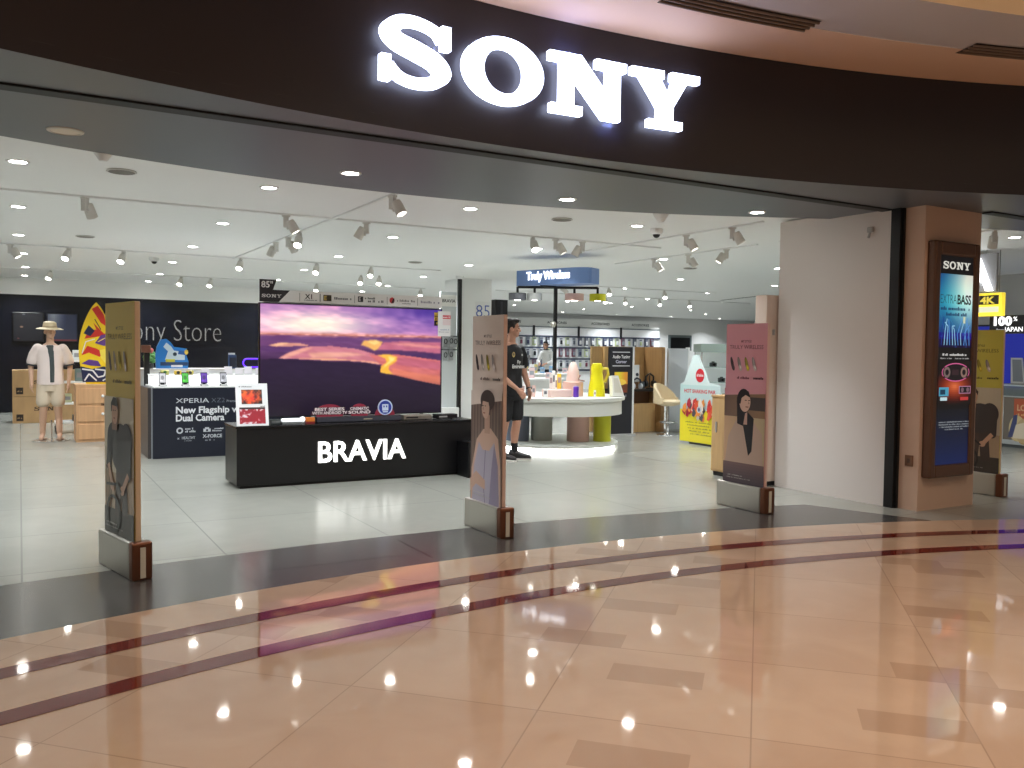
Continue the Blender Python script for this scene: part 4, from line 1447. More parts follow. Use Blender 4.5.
t = thing('tablet_post', 'tall black tablet post at the left end of the phone counter', 'post', (1.475, 12.41, 0))
mb = MB(); mb.box(-.035, .035, -.02, .02, .02, 1.32, .004); mb.build('post', BLACK, t)
mb = MB(); mb.lathe([(.065, 0), (.065, .012), (.03, .03)]); mb.build('base', BLACK, t)
mb = MB(); mb.box(-.07, .05, -.03, .03, 1.32, 1.42, .01); mb.build('case', mat((110, 66, 48), 0.5, name='brown_leather'), t)

# ================================================================== left: oak counter, board, mannequin, boxes, shelf
t = thing('oak_counter', 'pale oak counter with round white knobs left of the phone counter', 'counter', (.70, 13.9, 0))
mb = MB(); mb.box(0, .96, 0, .6, 0, .82, .004); mb.build('body', WOODP, t)
mb = MB(); mb.box(-.005, .965, -.005, .605, .82, .84, .003); mb.build('top', wood_mat((214, 172, 130), 'oak_top'), t)
for k in range(2):
    for z0 in (.04, .30, .56):
        mb = MB(); mb.box(.03 + .47 * k, .46 + .47 * k, -.012, 0, z0, z0 + .22, .003); d = mb.build('drawer', WOODP, t)
        if z0 > .2:
            mb = MB(); mb.ball((.35 - .15 * k + .47 * k, -.024, z0 + .11), .022, 12); mb.build('knob', WHITE, d, smooth=True)
P = Print(); P.logo(.33, .53, .036, (60, 44, 34)); P.logo(.86, .53, .03, (60, 44, 34)); P.build('print', t, (0, -.0125, 0))
t = thing('surfboard', 'yellow surfboard with red, purple and white graffiti on the oak counter', 'board', (.98, 14.0, .842), -0.10)
N = 20
L = [(-(.235 * math.sin(PI * (0.16 + 0.84 * k / N)) ** .75 if k < N else 0), 1.20 * k / N) for k in range(N + 1)]
out = [(-x, z) for x, z in reversed(L)][1:]
outline = L + out
mb = MB(); mb.prism(outline, 0, .035); mb.build('board', mat((236, 196, 40), 0.35, name='board_yellow'), t)


def graffiti(P):
    y_, r_, p_, n_, w_ = (240, 200, 36), (206, 54, 44), (96, 60, 130), (36, 40, 74), (236, 230, 226)
    sc = [(x * .93, z * .97 + .02) for x, z in outline]
    P.poly(sc, y_)
    P.poly([(-.06, 1.10), (.02, 1.15), (.10, 1.02), (.14, .84), (.06, .90), (.0, 1.0)], r_)
    P.poly([(-.16, .66), (-.10, .78), (.0, .80), (-.04, .90), (.10, .74), (.18, .76), (.16, .66), (.04, .70)], r_)
    P.poly([(-.17, .74), (-.10, .86), (-.02, .78), (-.08, .70)], n_)
    P.poly([(-.02, .60), (.06, .72), (.19, .74), (.21, .60), (.10, .56)], p_)
    P.poly([(-.20, .42), (-.12, .56), (.0, .52), (.10, .46), (.04, .40), (-.10, .46)], r_)
    P.poly([(-.20, .30), (-.1, .36), (.02, .34), (.06, .26), (-.08, .27)], p_)
    P.poly([(.04, .50), (.14, .52), (.2, .40), (.12, .30), (.06, .38)], (250, 222, 90))
    P.poly([(.12, .46), (.21, .52), (.215, .36), (.16, .30)], r_)
    P.poly([(-.185, .03), (.19, .03), (.21, .2), (.10, .26), (-.06, .22), (-.21, .26)], n_)
    P.line([(-.19, .22), (-.05, .2), (.02, .1), (.10, .12), (.12, .2), (-.02, .22)], .022, w_)
    P.line([(-.16, .05), (-.10, .15), (.0, .05)], .02, w_)
    P.line([(.08, .05), (.16, .1), (.19, .05)], .018, w_)
    P.line([(-.19, .45), (-.14, .62), (-.02, .66)], .012, w_)
    P.line([(-.02, .95), (.06, .8)], .012, (40, 30, 40)); P.line([(.02, .62), (.12, .68), (.18, .62)], .01, (250, 226, 120))
    P.oval(.15, .42, .025, .03, (40, 30, 40))
    return P


graffiti(Print()).build('print', t)

BOXM = wood_mat((196, 158, 112), 'cardboard', 2.0, 0.7)
for k, z in enumerate((0.0, .475)):
    t = thing('carton', ['lower', 'upper'][k] + ' brown cardboard SONY carton by the black wall', 'box', (-.12, 17.7, z * 1.012), 0, 'cardboard cartons by the black wall')
    mb = MB(); mb.box(0, 1.02, 0, .4, 0, .475, .004); mb.build('body', BOXM, t)
    P = Print(); P.logo(.34, .22, .07, (74, 54, 40)); P.rect(.06, .17, .04, .16, (50, 38, 32)); P.scribble(.075, .16, .08, .03, (180, 150, 110), 3); P.scribble(.40, .6, .15, .022, (150, 116, 84), 4); P.build('print', t)
    mb = MB(); mb.box(0, 1.02, .17, .23, .4745, .4755); mb.build('tape', mat((214, 184, 140), 0.3, name='parcel_tape'), t)
t = thing('shelf_trolley', 'white open shelf trolley with black goods behind the mannequin', 'shelf', (.50, 15.4, 0))
for x in (0, .52):
    for y in (0, .34):
        mb = MB(); mb.tube([(x, y, .1), (x, y, 1.22)], .012, 8); mb.build('post', GREYP, t)
        mb = MB(); mb.cyl((x - .015, y, .045), (x + .015, y, .045), .045, .045, 16); mb.box(x - .02, x + .02, y - .02, y + .02, .06, .1); mb.build('caster', BLACK, t)
for z in (.16, .46, .80, 1.14):
    mb = MB(); mb.box(-.02, .54, -.02, .36, z, z + .03, .003); mb.build('shelf', WHITE, t)
for k, (x, z, a, h, rgb) in enumerate(((.30, 1.14, .12, .16, (220, 224, 226)), (.46, 1.14, .06, .2, (40, 44, 46)), (.34, .80, .14, .2, (128, 150, 150)), (.47, .80, .05, .12, (226, 226, 226)), (.36, .46, .12, .2, (34, 38, 40)), (.16, .46, .12, .14, (206, 210, 170)), (.44, .16, .08, .18, (206, 214, 220)), (.28, .16, .1, .1, (90, 96, 100)))):
    lb = 'small %s boxed product on the %s shelf of the white trolley' % (['white', 'black tall', 'grey green', 'slim white', 'black', 'cream', 'pale blue', 'grey'][k], ['top', 'top', 'second', 'second', 'third', 'third', 'lowest', 'lowest'][k])
    t = thing('boxed_product', lb, 'box', (.50 + x, 15.5, z + .031), 0, 'boxed products on the trolley')
    mb = MB(); mb.box(-a / 2, a / 2, -.06, .08, 0, h, .004); mb.build('carton', mat(rgb, 0.5, name='pack_%d_%d' % (rgb[0], k)), t)
    mb = MB(); mb.box(-a * .35, a * .35, -.062, -.06, h * .3, h * .7); mb.build('label', mat((150, 150, 156), 0.5, name='pack_label'), t)
# framed dark screens on the black wall
for k, (x0, x1) in enumerate(((-.12, .44), (.50, 1.08))):
    t = thing('wall_screen', ['dark switched-off screen on the black wall left of the mannequin hat', 'screen with a pale blue picture on the black wall behind the surfboard'][k], 'television', (x0, 20.6, 1.48))
    mb = MB(); mb.box(0, x1 - x0, -.06, 0, 0, .60, .006); mb.build('case', BLACK, t)
    P = Print()
    if k == 0:
        P.rect(.02, x1 - x0 - .02, .02, .58, (12, 14, 34)); P.oval(.16, .30, .03, .02, (190, 150, 120)); P.oval(.10, .06, .02, .014, (150, 80, 80)); P.oval(.2, .56, .03, .012, (150, 150, 160))  # reflections in the dark glass are painted on as small ovals
    else:
        P.grid(.02, x1 - x0 - .02, .02, .58, 16, 14, lambda u, v: (50 + 110 * np.clip(1 - np.abs(u - .2) * 2.4, 0, 1) * v, 58 + 110 * np.clip(1 - np.abs(u - .2) * 2.4, 0, 1) * v, 84 + 90 * np.clip(1 - np.abs(u - .2) * 2.2, 0, 1) * v))
        P.rect(.02, x1 - x0 - .02, .02, .05, (150, 70, 70))
    P.build('screen', t, (0, -.0605, 0), emit=0.5, material='dim_screen')
# the shop name on the black wall
t = thing('store_name_sign', 'silver Sony Store lettering on the black wall', 'sign', (1.93, 20.6, 1.50))
lettering('lettering', 'Sony Store', .50, .05, mat((196, 196, 194), 0.25, 0.85, emit=0.12, name='brushed_letters'), t, (0, -.002, .03), bold=-0.022, width=2.10)

# ================================================================== round table with the hanging sign
TC = (6.90, 10.78)
t = thing('round_table', 'round white demonstration table on coloured drums under the blue hanging sign', 'table', (TC[0], TC[1], 0))
mb = MB(); mb.lathe([(1.0, .50), (1.0, .70), (1.04, .705), (1.045, .75), (1.03, .755)], seg=64); mb.build('tabletop', mat((226, 228, 222), 0.35, name='pale_table_white'), t, smooth=True)
mb = MB(); mb.lathe([(.93, .05), (.95, .055), (.95, .085), (.93, .09)], seg=64); mb.build('platform', mat((214, 216, 210), 0.35, name='platform_grey'), t, smooth=True)
mb = MB(); mb.lathe([(.90, 0), (.90, .05)], seg=64, cap=True); mb.build('light_strip', mat((255, 255, 250), 0.5, emit=9.0, name='led_strip'), t, smooth=True)
for px_, py_, r, rgb, lb in ((6.36, 10.92, .17, (110, 118, 136), 'blue grey drum'), (6.70, 10.80, .16, (176, 178, 172), 'grey drum'), (7.12, 10.46, .165, (216, 176, 164), 'pink drum'), (7.45, 10.32, .13, (196, 196, 40), 'yellow green drum')):
    mb = MB(); mb.lathe([(r, .088), (r, .50)], (px_ - TC[0], py_ - TC[1], 0), 36)
    mb.build('pedestal', mat(rgb, 0.4, name=lb.replace(' ', '_')), t, smooth=True)['label'] = lb
t = thing('hanging_sign', 'blue Truly Wireless sign on a black post rising through the round table', 'sign', (6.90, 10.78, 0.757))
mb = MB(); mb.box(-.022, .022, -.022, .022, 0, 1.60, .003); mb.build('post', BLACK, t)
Z0 = 1.615
a0, a1 = Vector((-.45, .42)), Vector((-.05, -.62))       # the written face runs from a0 to a1
d = (a1 - a0).normalized(); nrm = Vector((-d.y, d.x))
c2 = a1 + nrm * .12 + d * .16; c3 = a1 + nrm * .42 + d * .12; c4 = a0 + nrm * .42
body = [a0, a1, c2, c3, c4]
mb = MB()
lo_ = [(q.x, q.y, Z0) for q in body]; hi_ = [(q.x, q.y, Z0 + .225) for q in body]
mb.loft([lo_, hi_])
es = [e for e in mb.bm.edges if abs(e.verts[0].co.z - e.verts[1].co.z) > .1]
bmesh.ops.bevel(mb.bm, geom=es, offset=.03, segments=3, affect='EDGES')
mb.build('body', mat((100, 128, 176), 0.4, emit=0.15, name='sign_blue'), t, smooth=True)
ang = math.atan2(d.y, d.x)
mid = a0 + d * .22
lettering('lettering', 'Truly Wireless', .115, .012, mat((250, 252, 255), 0.5, emit=2.0, name='lit_white_text'), t, (mid.x, mid.y, Z0 + .08), ang, bold=.025, width=.78)
S4 = [Vector((-.49, .28)), Vector((-.27, .155)), Vector((.24, -.14)), Vector((.54, -.31))]
mb = MB(); mb.tube([(S4[0].x, S4[0].y, 1.59), (S4[3].x, S4[3].y, 1.59)], .02, 8); mb.tube([(-.25, .02, 1.60), (.0, -.0, 1.60), (.12, .12, 1.60)], .016, 8)
mb.build('beam', BLACK, t)
for k, (q, rgb, lb, r) in enumerate(((S4[0], (96, 98, 104), 'dark grey shade', .13), (S4[1], (176, 178, 176), 'pale grey shade', .11), (S4[2], (226, 186, 174), 'pink shade', .14), (S4[3], (206, 204, 30), 'yellow shade', .12))):
    mb = MB(); mb.cyl((q.x, q.y, 1.595), (q.x, q.y, 1.50), .018); hang = mb.build('drop_rod', BLACK, t)
    mb = MB(); mb.lathe([(r, 1.40), (r, 1.50)], (q.x, q.y, 0), 32); sh_ = mb.build('lamp_shade', mat(rgb, 0.45, name=lb.replace(' ', '_')), t, smooth=True); sh_['label'] = lb
    mb = MB(); mb.lathe([(r * .35, 1.396), (r * .35, 1.40)], (q.x, q.y, 0), 20); mb.build('lamp_lens', mat((255, 250, 240), 0.5, emit=12.0, name='shade_lens'), sh_)
# small round mirror-like ball on the post
t = thing('post_camera', 'small silver ball camera clipped to the black sign post', 'camera', (6.83, 10.72, 1.80))
mb = MB(); mb.ball((0, 0, 0), .045, 16); mb.build('ball', STEEL, t, smooth=True)
mb = MB(); mb.box(-.01, .035, -.012, .012, -.012, .012); mb.build('clip', BLACK, t)

# goods on the round table
TZ = .758
t = thing('yellow_display', 'bright yellow bottle-shaped earbud display on the round table', 'display', (7.27, 10.22, TZ))
mb = MB(); mb.lathe([(.125, 0), (.115, .12), (.095, .26), (.08, .34), (.085, .42), (.07, .47), (.05, .48)], seg=32); mb.build('body', mat((232, 222, 20), 0.4, name='lemon_yellow'), t, smooth=True)
mb = MB(); mb.tube([(.09, 0, .40), (.17, -.02, .40), (.19, -.02, .32), (.13, -.02, .2)], .022, 10); mb.build('handle', mat((226, 206, 70), 0.4, name='pale_yellow'), t, smooth=True)
t = thing('pink_display', 'pale pink earbud display with a rounded peak left of the yellow one', 'display', (6.99, 10.42, TZ))
mb = MB(); mb.lathe([(.15, 0), (.15, .20), (.13, .21)], seg=32); mb.build('body', mat((226, 184, 172), 0.45, name='blush_pink'), t, smooth=True)
mb = MB(); mb.lathe([(.10, .21), (.085, .36), (.06, .44), (.03, .49), (.01, .50)], seg=28); mb.build('peak', mat((232, 200, 190), 0.45, name='blush_light'), t, smooth=True)
mb = MB(); mb.tube([(.05, -.11, .30), (.0, -.14, .24), (.09, -.16, .22)], .012, 8); mb.build('cord', mat((150, 110, 104), 0.4, name='cord_rose'), t, smooth=True)
t = thing('pink_riser', 'low pink riser with white accessories at the middle of the round table', 'riser', (6.62, 10.26, TZ))
mb = MB(); mb.box(-.19, .17, -.12, .12, 0, .10, .008); mb.build('body', mat((236, 206, 198), 0.45, name='riser_pink'), t)
mb = MB(); mb.box(-.185, .165, -.115, .115, .10, .108, .002); mb.build('top', mat((240, 216, 208), 0.45, name='riser_top_pink'), t)
t = thing('purple_can', 'small purple can standing in front of the pink displays', 'can', (6.83, 10.10, TZ))
mb = MB(); mb.lathe([(.036, 0), (.04, .01), (.04, .14), (.03, .15)], seg=24); mb.build('body', mat((96, 40, 176), 0.35, name='violet_can'), t, smooth=True)
mb = MB(); mb.lathe([(.03, .15), (.03, .16)], seg=20); mb.build('lid', mat((180, 160, 220), 0.35, name='lilac_lid'), t)
t = thing('tent_card', 'white folded tent card leaning right of the yellow display', 'card', (7.52, 10.08, TZ))
mb = MB(); mb.prism([(-.10, 0), (.10, 0), (.02, .30), (-.09, .30)], -.06, .02, Matrix.Rotation(-.15, 4, 'X')); mb.build('card', mat((238, 236, 230), 0.5, name='ivory_card'), t)
mb = MB(); mb.prism([(-.07, .05), (.06, .05), (.01, .26), (-.07, .26)], -.063, -.060, Matrix.Rotation(-.15, 4, 'X')); mb.build('panel', mat((216, 212, 200), 0.5, name='card_print'), t)
small = [(6.36, 10.16, .06, .12, (240, 238, 236), 'white'), (6.50, 10.24, .05, .22, (236, 226, 222), 'tall white'), (6.58, 10.30, .05, .26, (244, 240, 236), 'taller white'), (6.70, 10.34, .06, .22, (236, 200, 70), 'yellow'),
         (6.30, 10.38, .05, .16, (226, 190, 182), 'rose'), (6.20, 10.50, .06, .2, (240, 240, 240), 'plain white'), (6.32, 10.62, .05, .14, (70, 70, 74), 'black'), (7.10, 10.02, .03, .10, (236, 236, 236), 'tiny white'),
         (7.72, 10.40, .05, .14, (214, 214, 214), 'silver'), (6.78, 10.55, .05, .3, (246, 246, 244), 'tallest white')]
for k, (x, y, a, h, rgb, nm) in enumerate(small):
    z = TZ + (.109 if (6.43 <= x <= 6.79 and 10.18 <= y <= 10.40) else 0)
    t = thing('earbud_pack', '%s earbud pack standing on the round table, %s counting from the left' % (nm, ORD[[2, 4, 5, 6, 1, 0, 3, 8, 9, 7][k]]), 'box', (x, y, z), -.6, 'earbud packs on the round table')
    mb = MB(); mb.box(-a / 2, a / 2, -.025, .025, 0, h, .006); mb.build('carton', mat(rgb, 0.45, name='pack_%s' % nm.replace(' ', '_')), t)
    mb = MB(); mb.box(-a * .32, a * .32, -.027, -.025, h * .4, h * .75); mb.build('label', mat((176, 150, 150) if k % 2 else (120, 120, 126), 0.5, name='pack_print_%d' % (k % 2)), t)

# ================================================================== rear accessory wall
t = thing('accessory_wall', 'white rear display wall with dark rails and header lettering', 'shelf', (14.2, 26.6, 0))
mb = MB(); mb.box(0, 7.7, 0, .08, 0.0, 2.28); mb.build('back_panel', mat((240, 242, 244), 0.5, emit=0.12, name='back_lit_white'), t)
for z in (1.98, 1.57, 1.16, .75):
    mb = MB(); mb.box(0, 7.7, -.05, 0, z - .06, z); mb.build('rail', mat((62, 70, 92), 0.4, name='rail_blue_grey'), t)
for x in (1.9, 3.85, 5.8):
    mb = MB(); mb.box(x - .03, x + .03, -.06, .0, 1.9, 2.34); mb.build('divider', BLACK, t)
mb = MB(); mb.box(0, 7.7, -.03, .0, 2.28, 2.31); mb.build('top_rail', mat((110, 120, 128), 0.4, name='slate_rail'), t)
P = Print()
for k, x in enumerate((.95, 2.9, 4.85, 6.75)):
    P.text('ACCESSORIES', x, 2.42, .085, (70, 74, 80), 0.02, 'c', width=.85)
mb = MB(); mb.box(0, 7.7, 0, .08, 2.31, 2.62); mb.build('header', WHITE, t)
P.build('lettering', t, (0, -.002, 0))
pk = []
pal = [(236, 238, 240), (30, 32, 40), (226, 230, 236), (90, 96, 110), (206, 210, 218), (236, 236, 238), (120, 60, 80), (196, 206, 160), (60, 66, 96), (150, 160, 170)]
protos = []
for k in range(len(pal)):
    t0 = thing('accessory_pack', 'x', 'pack')
    mb = MB(); mb.box(-.075, .075, -.05, 0, -.30, 0, .004); mb.build('card', mat(pal[k], 0.45, name='accessory_card_%d' % k), t0)
    mb = MB(); mb.box(-.045, .045, -.085, -.05, -.25, -.10, .012); mb.build('blister', mat(pal[(k * 3 + 1) % len(pal)], 0.35, name='accessory_item_%d' % k), t0)
    mb = MB(); mb.box(-.06, .06, -.052, -.05, -.08, -.02); mb.build('label', mat((110, 114, 126), 0.5, name='accessory_print'), t0)
    protos.append([t0, False])
rc = random.Random(3)
CN = ['white', 'black', 'pale', 'slate', 'silver', 'plain white', 'wine red', 'olive', 'navy', 'grey']
for r, z in enumerate((1.92, 1.51, 1.10)):
    for k in range(26):
        q = rc.randrange(len(pal))
        lb = '%s pack hanging on the rear accessory wall, %s row down, %s from the left' % (CN[q], ORD[r], ORD[k])
        loc = (14.4 + k * .283, 26.55, z)
        if not protos[q][1]:
            protos[q][1] = True
            protos[q][0].location = loc; protos[q][0]['label'] = lb; protos[q][0]['group'] = 'packs on the rear accessory wall'
        else:
            dup(protos[q][0], loc, 0, lb, 'packs on the rear accessory wall')
for q in protos:
    if not q[1]:
        for ch in list(q[0].children): bpy.data.objects.remove(ch)
        bpy.data.objects.remove(q[0])
# dark framed screen on the rear wall
t = thing('wall_screen', 'dark framed screen high on the rear wall right of the accessory packs', 'television', (22.6, 26.9, 1.50))
mb = MB(); mb.box(0, 1.2, -.05, 0, 0, .62, .01); mb.build('frame', mat((110, 120, 122), 0.4, name='frame_slate'), t)
mb = MB(); mb.box(.10, 1.10, -.055, -.05, .08, .52); mb.build('panel', BLACK, t)

# white tables behind the standing man
for q, (x, y, lb) in enumerate(((9.3, 15.9, 'white cabinet table with small goods behind the standing man'), (12.0, 19.5, 'long white table far behind the round table'))):
    t = thing('display_table', lb, 'table', (x, y, 0))
    mb = MB(); mb.box(-.9, .9, -.4, .4, .10, .78, .006); mb.build('body', WHITE, t)
    mb = MB(); mb.box(-.93, .93, -.43, .43, .78, .82, .004); mb.build('top', mat((238, 240, 240), 0.35, name='table_white'), t)
    mb = MB(); mb.box(-.85, .85, -.35, .35, 0, .10); mb.build('plinth', mat((90, 92, 96), 0.5, name='plinth_grey'), t)
    for k in range(8):
        rgb = rc.choice([(236, 236, 238), (90, 96, 104), (206, 190, 120), (120, 160, 196), (226, 196, 196), (50, 54, 60)])
        h = rc.uniform(.10, .24)
        s_ = thing('small_box', 'small boxed gadget on the %s, %s from the left' % (['white cabinet table', 'long far white table'][q], ORD[k]), 'box', (x - .78 + .22 * k, y - .2 + rc.uniform(-.1, .25), .821), -.5, 'boxes on the white tables')
        mb = MB(); mb.box(-.06, .06, -.04, .04, 0, h, .006); mb.build('carton', mat(rgb, 0.45, name='goods_%d_%d_%d' % rgb), s_)
        mb = MB(); mb.box(-.045, .045, -.042, -.04, h * .3, h * .7); mb.build('label', mat((150, 154, 160), 0.5, name='goods_label'), s_)
# black tower and white shelf panel flanking the white column
t = thing('display_tower', 'tall narrow black tower right of the white column', 'shelf', (8.22, 15.05, 0))
mb = MB(); mb.box(0, .28, 0, .3, .04, 2.42, .006); mb.build('body', mat((34, 34, 40), 0.35, name='tower_black'), t)
mb = MB(); mb.box(-.02, .30, -.02, .32, 0, .04); mb.build('plinth', BLACK, t)
mb = MB(); mb.box(.12, .16, -.01, 0, .3, 2.38); mb.build('front_rib', mat((60, 60, 68), 0.35, name='tower_rib'), t)
t = thing('aisle_sign', 'blue 85 numerals on the white column', 'sign', (7.42, 15.0, 1.9))
P = Print(); P.text('85', .34, .16, .24, (66, 96, 176), -0.01, 'l', width=.30); P.build('numerals', t, (0, -.001, 0))
mb = MB(); mb.box(.32, .66, .0, -.0008, .10, .46); mb.build('backing', mat((230, 231, 230), 0.5, name='sign_backing'), t)
t = thing('cable_rack', 'white panel with hooks of black cables beside the white column', 'shelf', (7.00, 15.0, 0))
mb = MB(); mb.box(0, .34, 0, .06, 0.05, 2.52); mb.build('back_panel', mat((206, 212, 214), 0.45, name='panel_grey_white'), t)
mb = MB(); mb.box(0, .34, -.14, 0, .05, .30, .004); mb.build('plinth', WHITE, t)
for z in (1.50, 1.24):
    mb = MB(); mb.box(0, .34, -.03, 0, z + .16, z + .18); r_ = mb.build('hook_rail', mat((60, 64, 70), 0.4, name='hook_rail'), t)
P = Print(); P.rect(.0, .34, 2.24, 2.46, (240, 240, 236)); P.text('BRAVIA', .03, 2.32, .06, (30, 30, 34), 0.02, 'l', width=.28); P.build('header_print', t, (0, -.001, 0))
for k, (x, z) in enumerate(((.08, 1.66), (.2, 1.67), (.29, 1.66), (.08, 1.40), (.2, 1.41))):
    c_ = thing('cable_pack', 'black cable pack on the white panel, %s' % ['upper left', 'upper middle', 'upper right', 'lower left', 'lower right'][k], 'pack', (7.0 + x, 14.96, z), 0, 'cable packs on the white panel')
    mb = MB(); mb.box(-.045, .045, -.02, .0, -.20, 0, .003); mb.build('card', mat((170, 174, 178), 0.4, name='cable_card'), c_)
    mb = MB(); pts = [(.03 * math.cos(q), -.028, -.09 + .045 * math.sin(q)) for q in np.linspace(0, 2 * PI, 15)]; mb.tube(pts, .008, 6); mb.build('cable', BLACK, c_)

# ================================================================== listening booth, stool, standees on the right
t = thing('demo_booth', 'tan wooden demonstration booth with a dark shelf behind the stool', 'booth', (8.2, 12.0, 0))
mb = MB(); mb.box(.50, .76, .40, .44, 0, 1.50, .003); mb.build('side_board', WOODB, t)
mb = MB(); mb.box(.74, 1.62, .34, .40, 0, 1.50, .003); mb.build('back_board', WOODB, t)
mb = MB(); mb.box(1.62, 1.70, -.15, .44, 0, 1.50, .003); mb.build('end_board', wood_mat((160, 122, 78), 'dark_tan_veneer'), t)
mb = MB(); mb.box(.78, 1.62, .0, .34, .0, .50, .003); mb.build('base_cabinet', WOODB, t)
mb = MB(); mb.box(.70, 1.63, -.08, .34, .72, .76, .003); mb.build('shelf', mat((44, 38, 36), 0.35, name='dark_shelf'), t)
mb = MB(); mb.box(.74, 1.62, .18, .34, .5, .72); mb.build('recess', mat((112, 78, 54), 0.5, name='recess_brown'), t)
t = thing('banner_stand', 'black Audio Tuning Corner poster panel beside the wooden booth', 'sign', (8.52, 11.62, 0), -.08)
mb = MB(); mb.box(0, .46, 0, .05, .03, 1.49, .003); mb.build('panel', mat((34, 34, 40), 0.4, name='poster_black'), t)
mb = MB(); mb.box(.455, .49, -.005, .06, 0, 1.50, .003); mb.build('edge_strip', mat((220, 222, 222), 0.35, name='pale_edge'), t)
mb = MB(); mb.box(-.02, .5, -.06, .12, 0, .03); mb.build('foot', GREYP, t)
P = Print(); P.rect(.06, .40, 1.395, 1.41, (206, 206, 210)); P.text('Audio Tuning', .23, 1.30, .055, (236, 236, 238), .02, 'c', width=.34); P.text('Corner', .23, 1.22, .05, (206, 206, 226), .02, 'c'); P.rect(.06, .40, 1.165, 1.18, (206, 206, 210))
P.grid(.10, .36, .72, 1.07, 10, 12, lambda u, v: (np.where(v > .42, 236, 110), np.where(v > .42, 186 + 30 * np.sin(u * 5), 66), np.where(v > .42, 60, 44)))
P.oval(.23, .90, .10, .05, (250, 214, 90)); P.rect(.12, .34, .74, .755, (150, 40, 36)); P.scribble(.11, .36, .65, .045, (130, 130, 136), 3); P.scribble(.11, .34, .60, .03, (100, 100, 106), 4)
P.build('poster', t)
t = thing('partition_screen', 'pale grey partition panel right of the wooden booth', 'partition', (9.98, 11.85, 0))
mb = MB(); mb.box(0, .46, 0, .05, .04, 1.48, .003); mb.build('panel', mat((196, 198, 202), 0.45, name='pale_grey_panel'), t)
mb = MB(); mb.box(.44, .48, -.01, .06, 0, 1.50); mb.build('edge_post', WHITE, t)
mb = MB(); mb.box(-.02, .5, -.05, .12, 0, .04); mb.build('foot', GREYP, t)
t = thing('headphone_box', 'brown and white box with headphones on the dark booth shelf', 'box', (9.38, 12.10, .762))
mb = MB(); mb.box(-.09, .09, -.05, .05, 0, .40, .005); mb.build('carton', mat((120, 88, 58), 0.45, name='box_brown'), t)
mb = MB(); mb.box(-.02, .10, -.06, -.05, .12, .42); mb.build('front', mat((226, 228, 230), 0.45, name='box_white'), t)
mb = MB(); mb.cyl((.05, -.06, .25), (.05, -.066, .25), .03); mb.build('emblem', mat((60, 66, 80), 0.4, name='emblem_navy'), t)
mb = MB(); mb.tube([(-.06, -.10, .06), (-.05, -.10, .16), (.02, -.10, .19), (.09, -.10, .16), (.10, -.10, .06)], .016, 8); mb.build('headband', mat((40, 50, 70), 0.35, name='headband_navy'), t, smooth=True)
for sx in (-.06, .10):
    mb = MB(); mb.lathe([(.05, -.015), (.055, 0), (.05, .015)]); mb.bm.transform(Matrix.Translation((sx, -.10, .05)) @ Matrix.Rotation(PI / 2, 4, 'Y')); mb.build('ear_cup', mat((206, 212, 220), 0.35, name='ear_cup_white'), t, smooth=True)
t = thing('headphone_stand', 'black headphones on a stand at the right of the booth shelf', 'headphones', (9.68, 12.0, .762))
mb = MB(); mb.lathe([(.07, 0), (.07, .015), (.012, .03), (.012, .24)]); mb.build('stand', BLACK, t, smooth=True)
mb = MB(); mb.tube([(-.09, 0, .10), (-.085, 0, .22), (0, 0, .27), (.085, 0, .22), (.09, 0, .10)], .018, 8); mb.build('headband', BLACK, t, smooth=True)
for sx in (-.09, .09):
    mb = MB(); mb.lathe([(.055, -.025), (.06, 0), (.055, .025)]); mb.bm.transform(Matrix.Translation((sx, 0, .09)) @ Matrix.Rotation(PI / 2, 4, 'Y')); mb.build('ear_cup', BLACK, t, smooth=True)
for k, (x, rgb, nm) in enumerate(((9.12, (40, 40, 44), 'black'), (9.53, (60, 60, 66), 'grey'))):
    t = thing('music_player', 'small %s music player on the dark booth shelf %s' % (nm, ['beside the poster panel', 'right of the brown box']) if 0 else 'small %s music player on the dark booth shelf' % nm, 'player', (x, 12.0, .762))
    mb = MB(); mb.box(-.03, .03, -.02, .02, 0, .13, .005); mb.build('body', mat(rgb, 0.3, name='player_%s' % nm), t)
    mb = MB(); mb.box(-.024, .024, -.022, -.02, .05, .12); mb.build('screen', mat((90, 100, 110), 0.2, name='player_glass'), t)

t = thing('bucket_stool', 'cream bucket stool on a chrome pedestal before the booth', 'stool', (9.57, 11.36, 0), .3)
CREAM = mat((226, 206, 170), 0.5, name='cream_leather')
mb = MB(); mb.lathe([(.10, .50), (.21, .53), (.23, .57), (.21, .60)], seg=28); mb.build('seat', CREAM, t, smooth=True)
mb = MB()
N = 24
inner, outer = [], []
for i in range(N + 1):
    a = -0.2 + (PI + .4) * i / N
    hgt = .66 + .22 * math.sin(max(0, min(PI, (a)))) ** .8 if 0 < a < PI else .64
    outer.append(((.25 * math.cos(a), .25 * math.sin(a)), hgt)); inner.append(((.205 * math.cos(a), .205 * math.sin(a)), hgt))
rings = []
for (o_, h), (i_, _) in zip(outer, inner):
    rings.append([(o_[0], o_[1], .54), (o_[0], o_[1], h), (i_[0], i_[1], h), (i_[0], i_[1], .54)])
mb.loft(rings); mb.build('backrest', CREAM, t, smooth=True)
mb = MB(); mb.lathe([(.19, 0), (.185, .012), (.05, .03), (.026, .06), (.026, .5)], seg=28); mb.build('pedestal', CHROME, t, smooth=True)
mb = MB(); mb.tube([(.14 * math.cos(q), .14 * math.sin(q), .22) for q in np.linspace(0, 2 * PI, 25)], .01, 8); mb.cyl((0, 0, .22), (.14, 0, .22), .008); mb.cyl((0, 0, .22), (-.14, 0, .22), .008); mb.build('footrest', CHROME, t, smooth=True)

